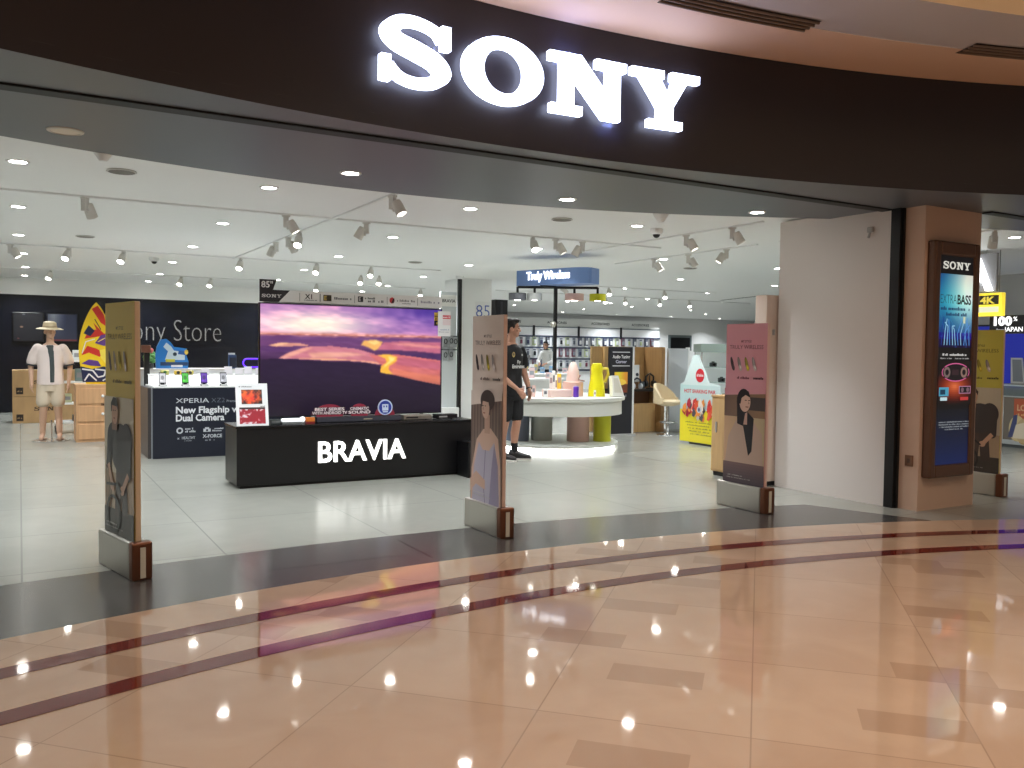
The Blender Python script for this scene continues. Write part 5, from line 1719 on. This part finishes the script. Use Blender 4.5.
t = thing('promo_standee', 'yellow and pale blue cardboard standee with red cartoon burst and peaked top', 'sign', (9.0, 9.95, 0), -PI / 2)
mb = MB(); mb.prism([(-.44, .03), (.44, .03), (.44, .92), (.20, .95), (-.05, 1.37), (-.16, 1.37), (-.36, .95), (-.44, .92)], 0, .02); mb.build('board', mat((214, 230, 230), 0.5, name='pale_card'), t)
mb = MB(); mb.box(-.20, .4, -.02, .22, 0, .03); mb.build('foot', BLACK, t)
P = Print()
P.rect(-.44, .44, .03, .53, (236, 220, 40)); P.grid(-.44, .44, .53, .91, 8, 10, lambda u, v: (190 + 10 * u, 214 + 6 * v, 220 + 0 * u))
P.oval(.0, 1.06, .095, .105, (206, 40, 54)); P.text('shake', .0, 1.045, .045, (250, 240, 240), .02, 'c', width=.15)
P.text('HOT SHAKING PAIR', 0, .79, .055, (206, 70, 80), .03, 'c', width=.70)
rr = random.Random(9)
for k in range(60):
    a = rr.uniform(0, 2 * PI); r = rr.uniform(.05, 1)
    x, z = .36 * r * math.cos(a), .53 + .13 * r * math.sin(a)
    P.poly([(x - .05, z - rr.uniform(.01, .05)), (x + rr.uniform(-.02, .02), z - .07), (x + .045, z), (x + rr.uniform(-.03, .05), z + .09), (x - .03, z + .05)], rr.choice([(206, 50, 48), (226, 90, 60), (240, 150, 70), (236, 220, 210), (180, 40, 60), (90, 80, 90)]))
P.oval(.02, .54, .05, .05, (196, 206, 220)); P.oval(.02, .54, .025, .03, (90, 96, 130))
for k in range(5):
    P.scribble(-.28 + .03 * k, .30 - .04 * (k % 2), .33 - .045 * k, .022, (150, 140, 50), 30 + k)
P.build('print', t)

t = thing('glass_showcase', 'glass showcase with camera gear behind the yellow standee', 'showcase', (10.55, 11.0, 0), -.5)
mb = MB(); mb.box(-.5, .75, -.25, .25, .03, .62, .004); mb.build('base_cabinet', mat((206, 214, 212), 0.4, name='pale_green_white'), t)
for x in (-.49, .74):
    for y in (-.24, .24):
        mb = MB(); mb.box(x - .012, x + .012, y - .012, y + .012, .62, 1.42); mb.build('post', GREYP, t)
mb = MB(); mb.box(-.52, .77, -.27, .27, 1.42, 1.56, .004); mb.build('header', mat((150, 166, 158), 0.4, name='sage_header'), t)
for z in (.90, 1.16):
    mb = MB(); mb.box(-.48, .73, -.23, .23, z, z + .012); mb.build('glass_shelf', mat((214, 232, 230), 0.05, trans=0.85, name='clear_glass'), t)
mb = MB(); mb.box(-.49, .74, .225, .235, .62, 1.42); mb.build('back_panel', mat((226, 234, 232), 0.4, emit=0.25, name='lit_back'), t)
for k, (x, z, r) in enumerate(((-.25, 1.173, .06), (.05, 1.173, .07), (.40, 1.173, .06), (-.1, .913, .06), (.3, .913, .07), (.0, .621, .08))):
    cxy = Matrix.Rotation(-.5, 4, 'Z') @ Vector((x, -.05, 0))
    c_ = thing('showcase_camera', 'dark camera on the %s shelf of the glass showcase, %s' % (['upper', 'upper', 'upper', 'middle', 'middle', 'bottom'][k], ['left', 'centre', 'right', 'left', 'right', 'centre'][k]), 'camera', (10.55 + cxy.x, 11.0 + cxy.y, z), -.5, 'cameras in the glass showcase')
    mb = MB(); mb.box(-r, r, -.03, .03, 0, r * 1.2, .012); mb.box(-r * .4, r * .4, -.02, .02, r * 1.2, r * 1.5, .006); mb.build('body', mat((90, 98, 100), 0.4, name='camera_grey'), c_)
    mb = MB(); mb.cyl((0, -.03, r * .6), (0, -.09, r * .6), r * .45, r * .4); mb.build('lens', BLACK, c_, smooth=True)
t = thing('wood_cabinet', 'low wooden cabinet behind the pink gate', 'cabinet', (6.92, 6.86, 0))
mb = MB(); mb.box(0, .36, 0, .58, .05, .90, .004); mb.build('body', WOODB, t)
mb = MB(); mb.box(-.008, .368, -.008, .588, .90, .925, .003); mb.build('top', WOODB, t)
mb = MB(); mb.box(.02, .34, .02, .56, 0, .05); mb.build('plinth', BLACK, t)
mb = MB(); mb.box(-.008, 0, .03, .55, .07, .88, .002); d_ = mb.build('door', wood_mat((196, 160, 112), 'pale_tan_veneer'), t)
mb = MB(); mb.box(-.02, -.008, .48, .50, .5, .62); mb.build('handle', GREYP, d_)
t = thing('wood_pylon', 'tall narrow pale wooden pylon against the white partition', 'pylon', (6.80, 6.52, 0))
mb = MB(); mb.box(0, .30, 0, .16, .05, 2.02, .004); mb.build('body', mat((226, 206, 192), 0.5, name='pale_pine', vary=0.06), t)
mb = MB(); mb.box(.01, .29, .01, .15, 0, .05); mb.build('plinth', BLACK, t)
mb = MB(); mb.box(.09, .12, -.006, 0, 1.6, 1.66); mb.build('lock', GREYP, t)

# ================================================================== right of the pillar
t = thing('bravia_sign', 'lit white BRAVIA letters with a yellow 4K box hanging right of the pillar', 'sign', (11.0, 8.46, 2.25), -PI / 2)
lettering('lettering', 'BRAVIA', .42, .05, mat((252, 254, 255), 0.5, emit=3.0, name='lit_white_big'), t, (0, 0, .02), bold=.02, width=1.82)
mb = MB(); mb.box(0, 1.85, .01, .05, .0, .50); mb.build('back_rail', mat((150, 150, 154), 0.5, name='rail_grey'), t)
for x in (.3, 1.70):
    mb = MB(); mb.cyl((x, .03, .48), (x, .03, .55), .008); mb.build('drop_rod', GREYP, t)
mb = MB(); mb.box(1.60, 1.95, -.02, .06, -.32, -.02, .004); y_ = mb.build('yellow_box', mat((240, 214, 60), 0.5, emit=0.9, name='lit_yellow'), t)
P = Print(); P.rect(1.62, 1.91, -.17, -.05, (40, 34, 20)); P.text('4K', 1.66, -.155, .085, (250, 226, 80), .04, 'l', width=.20); P.rect(1.62, 1.91, -.27, -.20, (250, 250, 214)); P.build('print', t, (0, -.021, 0), emit=0.9, material='lit_print')
t = thing('hundred_sign', 'black sign with lit white 100 and JAPAN lettering', 'sign', (11.12, 6.75, 1.70), -PI / 2)
mb = MB(); mb.box(0, .75, 0, .06, 0, .24, .004); mb.build('board', BLACK, t)
P = Print(); P.text('100', .06, .115, .105, (252, 252, 252), .06, 'l', width=.24); P.text('%', .315, .165, .055, (240, 240, 240), .02); P.text('from', .10, .035, .035, (210, 210, 214), 0); P.text('JAPAN', .20, .030, .058, (250, 250, 250), .02, 'l', width=.24); P.build('lettering', t, (0, -.001, 0), emit=1.6, material='bright_print')
for x in (.1, .65):
    mb = MB(); mb.cyl((x, .03, .24), (x, .03, 1.10), .006); mb.build('drop_rod', GREYP, t)
t = thing('lit_wall_display', 'deep blue lit wall display behind the right counter', 'display', (14.45, 9.0, .85), -PI / 2)
mb = MB(); mb.box(0, 2.2, 0, .1, 0, 1.10, .004); mb.build('frame', mat((40, 44, 60), 0.4, name='frame_navy'), t)
mb = MB(); mb.box(.03, 2.17, -.004, 0, .03, 1.07); mb.build('screen', mat((34, 50, 190), 0.4, emit=0.28, name='lit_blue'), t)
mb = MB(); mb.box(.2, 2.0, .0, .1, -.85, 0); mb.build('leg', NAVY, t)
t = thing('glass_counter', 'white glass-topped counter with an orange advert on its front, right of the pillar', 'counter', (13.3, 8.1, 0), -PI / 2)
mb = MB(); mb.box(0, 1.5, 0, .6, .05, .80, .004); mb.build('body', mat((196, 202, 206), 0.4, name='counter_grey'), t)
mb = MB(); mb.box(0.02, 1.48, .02, .58, .80, .95); mb.build('glass_case', mat((214, 228, 232), 0.05, trans=0.7, name='case_glass'), t)
mb = MB(); mb.box(-.01, 1.51, -.01, .61, .95, .975, .003); mb.build('top', mat((226, 236, 236), 0.15, name='glass_top'), t)
mb = MB(); mb.box(.02, 1.48, .02, .58, 0, .05); mb.build('plinth', mat((90, 94, 96), 0.5, name='plinth_slate'), t)
P = Print(); P.rect(.30, 1.2, .12, .78, (120, 110, 96)); P.rect(.46, .86, .44, .76, (196, 90, 50)); P.text('LOOK', .66, .58, .09, (240, 200, 150), .03, 'c', width=.3); P.scribble(.5, .84, .5, .04, (240, 190, 120), 3)
P.oval(.52, .30, .13, .20, (226, 206, 150)); P.oval(.62, .26, .12, .2, (206, 180, 130)); P.poly([(.38, .16), (.46, .5), (.52, .52), (.5, .16)], (60, 70, 120)); P.poly([(.5, .36), (.62, .40), (.7, .15), (.45, .15)], (240, 226, 196))
P.build('advert', t, (0, -.001, 0), emit=0.35, material='counter_print')
t = thing('tablet_stand', 'white slanted tablet stand on the glass counter right of the pillar', 'stand', (13.55, 7.85, .977), -PI / 2)
mb = MB(); mb.prism([(0, 0), (.22, 0), (.12, .42), (-.06, .42)], 0, .02, Matrix.Rotation(-.2, 4, 'X')); mb.build('board', mat((226, 228, 230), 0.4, name='tablet_white'), t)
mb = MB(); mb.box(0, .22, -.02, .16, 0, .012); mb.build('foot', GREYP, t)
mb = MB(); mb.prism([(.03, .04), (.19, .04), (.11, .39), (-.03, .39)], -.002, 0, Matrix.Rotation(-.2, 4, 'X')); mb.build('screen', mat((150, 156, 170), 0.2, name='tablet_glass'), t)

# ================================================================== people and the mannequin
def V3(*a): return Vector(a)


def limb(mb, pts, rs, seg=14):
    """tapered limb with rounded joints; extra rings keep the taper smooth"""
    P_, R_ = [], []
    for i in range(len(pts) - 1):
        for k in range(4):
            f = k / 4.0
            P_.append(Vector(pts[i]).lerp(Vector(pts[i + 1]), f)); R_.append(rs[i] * (1 - f) + rs[i + 1] * f)
    P_.append(Vector(pts[-1])); R_.append(rs[-1])
    mb.tube(P_, R_, seg)
    for p, r in zip(pts, rs):
        mb.ball(p, r, 12)


def torso(mb, rings, seg=24):
    mb.loft([[(cx_ + rx * math.cos(2 * PI * i / seg), cy_ + ry * math.sin(2 * PI * i / seg), z) for i in range(seg)] for cx_, cy_, z, rx, ry in rings])


def hand(mb, wrist, d, side, back, curl=0.5):
    """palm, four bent fingers and a thumb; d along the hand, side toward the thumb, back out of the back of the hand"""
    w_, d, side, back = Vector(wrist), Vector(d).normalized(), Vector(side).normalized(), Vector(back).normalized()
    limb(mb, [w_, w_ + d * .03, w_ + d * .085], [.024, .026, .024])
    for k in (-1, 1):
        limb(mb, [w_ + d * .03 + side * .014 * k, w_ + d * .085 + side * .022 * k], [.017, .015])
    for k, ln in enumerate((.068, .078, .072, .056)):
        b = w_ + d * .088 + side * (.031 - .021 * k)
        m1 = b + (d - back * curl * .4).normalized() * ln * .5
        e = m1 + (d - back * curl * 1.3).normalized() * ln * .5
        limb(mb, [b, m1, e], [.0092, .0088, .0078], 8)
    b = w_ + d * .03 + side * .024
    m1 = b + (d * .7 + side * .8).normalized() * .034
    limb(mb, [b, m1, m1 + (d + side * .15 - back * .35).normalized() * .032], [.012, .0105, .009], 8)


def head_parts(mb, c, turn, M0=None):
    """skull, jaw, nose, lips, brow and ears around c, turned about the vertical"""
    R_ = Matrix.Translation(c) @ Matrix.Rotation(turn, 4, 'Z')
    def b(p, r): mb.ball(R_ @ Vector(p), r, 18, Matrix.Rotation(turn, 4, 'Z'))
    b((0, .008, .02), (.074, .092, .098)); b((0, -.03, -.04), (.060, .062, .070)); b((0, -.052, -.085), (.030, .030, .026))
    b((0, -.088, -.012), (.011, .016, .026)); b((0, -.100, -.030), (.015, .014, .012))
    b((0, -.082, -.058), (.024, .011, .007)); b((0, -.080, -.068), (.020, .011, .007))
    b((0, -.072, .024), (.052, .016, .012))
    for sx in (-1, 1):
        b((sx * .075, .012, -.012), (.010, .020, .031)); b((sx * .038, -.06, -.024), (.024, .022, .02))
    return R_


def face_details(t, R_, hair_rgb):
    for sx in (-1, 1):
        mb = MB(); mb.ball(R_ @ Vector((sx * .031, -.079, .004)), (.011, .007, .006), 10); mb.build('eye', mat((60, 50, 46), 0.3, name='eye_dark'), t, smooth=True)
        mb = MB(); mb.tube([R_ @ Vector((sx * .016, -.088, .026)), R_ @ Vector((sx * .034, -.086, .031)), R_ @ Vector((sx * .05, -.074, .026))], .0035, 6); mb.build('eyebrow', mat(hair_rgb, 0.7, name='brow_%d' % hair_rgb[0]), t, smooth=True)


def man_hair(t, R_, rgb, turn):
    mb = MB()
    Q = Matrix.Rotation(turn, 4, 'Z')
    mb.ball(R_ @ Vector((0, .022, .045)), (.081, .092, .088), 18, Q); mb.ball(R_ @ Vector((0, .055, .0)), (.070, .052, .07), 14, Q)
    mb.ball(R_ @ Vector((.0, -.040, .098)), (.062, .055, .032), 14, Q)
    for sx in (-1, 1):
        mb.ball(R_ @ Vector((sx * .066, .0, .028)), (.014, .03, .04), 10, Q)
    return fused(mb, .008, 'hair', mat(rgb, 0.65, name='hair_%d' % rgb[0], vary=0.3), t, 2)


def shoe(t, foot, yaw, rgb, sole_rgb, nm):
    Q = Matrix.Translation((foot[0], foot[1], 0)) @ Matrix.Rotation(yaw, 4, 'Z')
    def ring(y, w, z0, z1):
        return [Q @ Vector((w * math.cos(2 * PI * i / 16), y, (z0 + z1) / 2 + (z1 - z0) / 2 * math.sin(2 * PI * i / 16))) for i in range(16)]
    mb = MB(); mb.loft([ring(.075, .028, .02, .10), ring(.058, .042, .02, .135), ring(.0, .047, .02, .135), ring(-.05, .047, .02, .115), ring(-.13, .049, .02, .085), ring(-.19, .042, .02, .068), ring(-.215, .02, .022, .05)])
    up_ = mb.build('shoe', mat(rgb, 0.5, name=nm), t, smooth=True)
    mb = MB()
    prof = [(.075, .028), (.05, .043), (-.06, .046), (-.14, .051), (-.195, .043), (-.215, .022)]
    L_ = [(-w_, y) for y, w_ in prof] + [(w_, y) for y, w_ in reversed(prof)]
    mb.loft([[Q @ Vector((x, y, 0)) for x, y in L_], [Q @ Vector((x, y, .024)) for x, y in L_]])
    mb.build('sole', mat(sole_rgb, 0.5, name=nm + '_sole'), up_)
    return up_


# ---- the man in black sportswear beside the beige gate
t = thing('person', 'person in black football shirt and shorts standing beside the beige gate, looking right', 'person', (5.42, 9.50, 0), math.radians(14))
SKIN = mat((196, 146, 122), 0.5, name='skin_warm')
turn = math.radians(52)
hc = (0, -.02, 1.685)
mb = MB()
torso(mb, [(0, 0, .88, .14, .10), (0, 0, .98, .155, .11), (0, 0, 1.10, .14, .10), (0, .0, 1.26, .16, .105), (0, .005, 1.38, .175, .10), (0, .005, 1.45, .14, .08), (0, 0, 1.50, .07, .06)])
limb(mb, [(0, .01, 1.46), (0, -.005, 1.54), (0, -.015, 1.62)], [.062, .054, .052])
R_ = head_parts(mb, hc, turn)
eL, wL = (.262, .03, 1.14), (.275, -.06, .915)
eR, wR = (-.27, .01, 1.14), (-.10, -.22, .93)
limb(mb, [(.175, .005, 1.42), (.225, .015, 1.30), eL, (.272, -.01, 1.03), wL], [.058, .052, .042, .041, .026])
limb(mb, [(-.175, .005, 1.42), (-.225, .012, 1.30), eR, (-.20, -.10, 1.05), wR], [.058, .052, .042, .041, .026])
hand(mb, wL, (.02, -.15, -1), (-.25, -1, .1), (1, -.1, 0), .7)
hand(mb, wR, (.55, -.45, -.7), (.5, -.3, .7), (-.3, -1, .2), .5)
kL, aL = (.10, -.02, .50), (.105, .02, .09)
kR, aR = (-.095, -.01, .50), (-.11, .05, .09)
for h_, k_, a_ in (((.085, 0, .90), kL, aL), ((-.085, 0, .90), kR, aR)):
    cal = (Vector(k_) * .62 + Vector(a_) * .38) + Vector((0, .022, 0))
    limb(mb, [h_, ((h_[0] + k_[0]) / 2, -.005, .70), k_, cal, ((cal[0] + a_[0]) / 2, a_[1] + .006, .2), a_], [.095, .08, .056, .056, .042, .038])
fused(mb, .0058, 'body', SKIN, t, 2)
face_details(t, R_, (38, 30, 28))
man_hair(t, R_, (34, 28, 28), turn)
JERSEY = mat((20, 20, 23), 0.7, name='black_jersey', vary=0.15)
mb = MB()
torso(mb, [(0, 0, .82, .175, .125), (0, 0, .84, .176, .128), (0, 0, .98, .172, .126), (0, 0, 1.10, .160, .118), (0, 0, 1.26, .178, .122), (0, .005, 1.38, .190, .117), (0, .005, 1.445, .160, .095), (0, .005, 1.475, .098, .076), (0, 0, 1.49, .074, .066)])
for sx, el in ((1, eL), (-1, eR)):
    limb(mb, [(sx * .16, .005, 1.415), (sx * .215, .012, 1.33), (sx * .242, .018, 1.235)], [.07, .069, .067])
shirt = fused(mb, .009, 'jersey', JERSEY, t, 2)
P = Print()
P.text('Fly', .02, 1.245, .038, (214, 214, 214), .02, 'c'); P.text('Emirates', .01, 1.185, .046, (220, 220, 220), .03, 'c', width=.21)
P.oval(-.075, 1.355, .026, .034, (176, 156, 96)); P.oval(-.075, 1.358, .014, .018, (90, 84, 70)); P.rect(.06, .085, 1.34, 1.365, (176, 176, 176))
P.build('jersey_print', shirt, (0, -.1275, 0))
mb = MB(); mb.box(-.02, .02, -.012, .012, -.03, .03, .005); mb.build('sleeve_badge', mat((130, 130, 134), 0.5, name='badge_grey'), shirt, (.29, -.035, 1.32), .9)
mb = MB()
torso(mb, [(0, 0, .78, .165, .118), (0, 0, .90, .166, .122), (0, 0, 1.0, .162, .118), (0, 0, 1.01, .15, .11)])
for sx, k_ in ((1, kL), (-1, kR)):
    limb(mb, [(sx * .088, 0, .86), (sx * .094, -.006, .70), (sx * .099, -.012, .58)], [.108, .100, .094])
fused(mb, .010, 'shorts', mat((24, 24, 28), 0.75, name='black_shorts', vary=0.15), t, 2)
for sx, a_, yaw in ((1, aL, .75), (-1, aR, .35)):
    mb = MB(); limb(mb, [(a_[0], a_[1] + .006, .22), (a_[0], a_[1], .14), (a_[0], a_[1], .08)], [.046, .043, .045]); mb.build('sock', mat((22, 22, 24), 0.8, name='black_sock'), t, smooth=True)
    shoe(t, (a_[0], a_[1]), yaw, (40, 38, 40), (226, 222, 216), 'dark_trainer')
mb = MB()
wd_ = (Vector(wL) - Vector(eL)).normalized(); a_ = wd_.orthogonal().normalized(); b_ = wd_.cross(a_); c0 = Vector(wL) - wd_ * .012
mb.tube([c0 + (a_ * math.cos(q) + b_ * math.sin(q)) * .031 for q in np.linspace(0, 2 * PI, 21)], .008, 8); wt = mb.build('watch_strap', BLACK, t, smooth=True)
mb = MB(); mb.cyl(c0 + Vector((.028, 0, 0)), c0 + Vector((.042, 0, 0)), .019, .018, 16); mb.build('watch_face', mat((50, 50, 54), 0.2, 0.4, name='watch_dark'), wt)

# ---- the assistant in white far behind the round table
t = thing('person', 'person with dark hair in a white top bending over a far white table', 'person', (13.82, 22.0, 0), math.radians(-55))
mb = MB()
turn = 0.15
torso(mb, [(0, 0, .88, .14, .10), (0, 0, .98, .15, .11), (0, -.02, 1.12, .135, .10), (0, -.05, 1.26, .155, .105), (0, -.08, 1.36, .165, .095), (0, -.09, 1.42, .12, .08), (0, -.10, 1.46, .06, .055)])
limb(mb, [(0, -.10, 1.42), (0, -.13, 1.52)], [.06, .052])
R_ = head_parts(mb, (0, -.15, 1.575), turn)
for sx in (1, -1):
    el, wr = (sx * .23, -.16, 1.10), (sx * .10, -.36, 1.03)
    limb(mb, [(sx * .16, -.07, 1.35), el, wr], [.055, .042, .026]); hand(mb, wr, (-sx * .3, -.9, -.2), (-sx, -.2, .3), (0, 0, 1), .6)
for sx in (1, -1):
    limb(mb, [(sx * .085, 0, .9), (sx * .09, -.01, .5), (sx * .1, .02, .08)], [.09, .055, .038])
fused(mb, .0075, 'body', mat((190, 144, 120), 0.5, name='skin_far'), t, 2)
face_details(t, R_, (26, 22, 22)); man_hair(t, R_, (22, 20, 22), turn)
mb = MB()
torso(mb, [(0, 0, .86, .165, .125), (0, 0, .98, .165, .125), (0, -.02, 1.12, .155, .12), (0, -.05, 1.26, .172, .12), (0, -.08, 1.36, .18, .112), (0, -.09, 1.42, .14, .09), (0, -.10, 1.45, .075, .065)])
for sx in (1, -1):
    limb(mb, [(sx * .15, -.07, 1.35), (sx * .23, -.16, 1.10), (sx * .14, -.30, 1.045)], [.066, .053, .042])
fused(mb, .010, 'white_top', mat((236, 236, 236), 0.7, name='white_cotton'), t, 2)
mb = MB(); mb.tube([(.07 * math.cos(q), -.12 + .06 * math.sin(q), 1.465) for q in np.linspace(0, 2 * PI, 17)], .02, 8); mb.build('dark_collar', mat((30, 28, 32), 0.7, name='dark_collar'), t, smooth=True)
mb = MB()
torso(mb, [(0, 0, .80, .16, .12), (0, 0, .94, .16, .12), (0, 0, .98, .15, .11)])
for sx in (1, -1):
    limb(mb, [(sx * .085, 0, .86), (sx * .09, -.01, .5), (sx * .1, .02, .08)], [.1, .075, .062])
    shoe(t, (sx * .1, .02), .1 * sx, (26, 26, 28), (40, 40, 42), 'dark_shoe')
fused(mb, .010, 'trousers', mat((34, 34, 40), 0.7, name='dark_trousers'), t, 2)

# ---- the mannequin by the surfboard
t = thing('mannequin', 'mannequin in a straw sun hat, open white shirt and pale shorts beside the surfboard', 'mannequin', (.39, 14.30, .012), math.radians(-6))
t.scale = (.945, .945, .945)
MAN = mat((206, 166, 140), 0.45, name='mannequin_tan')
mb = MB()
turn = math.radians(22)
torso(mb, [(0, 0, .88, .14, .10), (0, 0, .98, .15, .11), (0, 0, 1.12, .13, .10), (0, 0, 1.28, .165, .11), (0, .005, 1.40, .18, .10), (0, .005, 1.46, .13, .08), (0, 0, 1.51, .06, .055)])
limb(mb, [(0, .01, 1.47), (0, -.015, 1.62)], [.058, .05])
R_ = head_parts(mb, (0, -.02, 1.685), turn)
aw = {}
for sx in (1, -1):
    el, wr = (sx * .27, .03, 1.14), (sx * .255, -.06, .90)
    limb(mb, [(sx * .18, .005, 1.43), (sx * .235, .02, 1.30), el, wr], [.056, .05, .04, .026]); hand(mb, wr, (0, -.15, -1), (-sx * .2, -1, 0), (sx, 0, 0), .45)
    k_, a_ = (sx * .10, -.01, .50), (sx * .12, .02 - .03 * sx, .08)
    limb(mb, [(sx * .085, 0, .90), k_, (sx * .11, .03, .34), a_, (a_[0] + .01 * sx, a_[1] - .13, .035)], [.095, .056, .054, .038, .03])
    aw[sx] = a_
fused(mb, .0065, 'body', MAN, t, 2)
mb = MB()
torso(mb, [(0, 0, .86, .19, .135), (0, 0, .98, .186, .135), (0, 0, 1.12, .178, .13), (0, 0, 1.28, .19, .13), (0, .005, 1.40, .20, .12), (0, .005, 1.455, .15, .095), (0, .0, 1.48, .085, .072)])
for sx in (1, -1):
    limb(mb, [(sx * .17, .005, 1.42), (sx * .225, .02, 1.32), (sx * .25, .025, 1.22)], [.078, .078, .08])
sh_ = fused(mb, .010, 'open_shirt', mat((234, 218, 212), 0.75, name='white_pink_cotton', vary=0.12), t, 2)
for sx in (1, -1):
    mb = MB(); mb.lathe([(.079, -.012), (.083, 0), (.08, .012)], seg=20); mb.bm.transform(Matrix.Translation((sx * .255, .026, 1.165)) @ Matrix.Rotation(-sx * .22, 4, 'Y')); mb.build('cuff', mat((60, 58, 60), 0.7, name='cuff_dark'), sh_, smooth=True)
mb = MB()
torso(mb, [(.03, -.06, .90, .05, .086), (.03, -.06, 1.0, .052, .086), (.03, -.06, 1.12, .052, .082), (.025, -.06, 1.28, .055, .082), (.015, -.055, 1.38, .06, .08), (.0, -.04, 1.46, .07, .06), (0, -.03, 1.475, .06, .05)])
mb.build('tee_shirt', mat((66, 74, 74), 0.7, name='slate_tee'), t, smooth=True)
mb = MB()
torso(mb, [(0, 0, .76, .16, .12), (0, 0, .90, .168, .125), (0, 0, .97, .16, .12)])
for sx in (1, -1):
    limb(mb, [(sx * .088, 0, .86), (sx * .096, -.004, .72), (sx * .102, -.008, .60)], [.106, .104, .102])
fused(mb, .010, 'shorts', mat((212, 196, 174), 0.75, name='pale_patterned_shorts', vary=0.2), t, 2)
mb = MB()
HM = R_ @ Matrix.Translation((0, .01, .055)) @ Matrix.Rotation(.06, 4, 'X')
mb.lathe([(.19, -.022), (.192, -.015), (.14, .002), (.10, .008), (.095, .05), (.088, .085), (.06, .10), (.01, .105)], seg=32, cap=False)
mb.bm.transform(HM)
hat = mb.build('sun_hat', mat((228, 212, 178), 0.7, name='straw', vary=0.12), t, smooth=True)
mb = MB(); mb.lathe([(.101, .008), (.103, .02), (.098, .034)], seg=32, cap=False); mb.bm.transform(HM); mb.build('hat_band', mat((190, 170, 140), 0.7, name='hat_band_tan'), hat, smooth=True)
for sx in (1, -1):
    a_ = aw[sx]
    mb = MB(); mb.prism([(-.05, .06), (.05, .06), (.055, -.14), (.0, -.20), (-.05, -.14)], 0, .02, Matrix.Translation((a_[0], a_[1], .0)) @ Matrix.Rotation(PI / 2, 4, 'X') @ Matrix.Translation((0, 0, 0)))
    mb.build('sandal', mat((150, 120, 96), 0.6, name='sandal_tan'), t)
mb = MB(); mb.lathe([(.26, -.012), (.26, -.002), (.25, 0)], seg=40); mb.cyl((0, .12, 0), (0, .09, .3), .012); mb.build('stand', mat((206, 204, 198), 0.25, 0.8, name='stand_steel'), t, smooth=False)
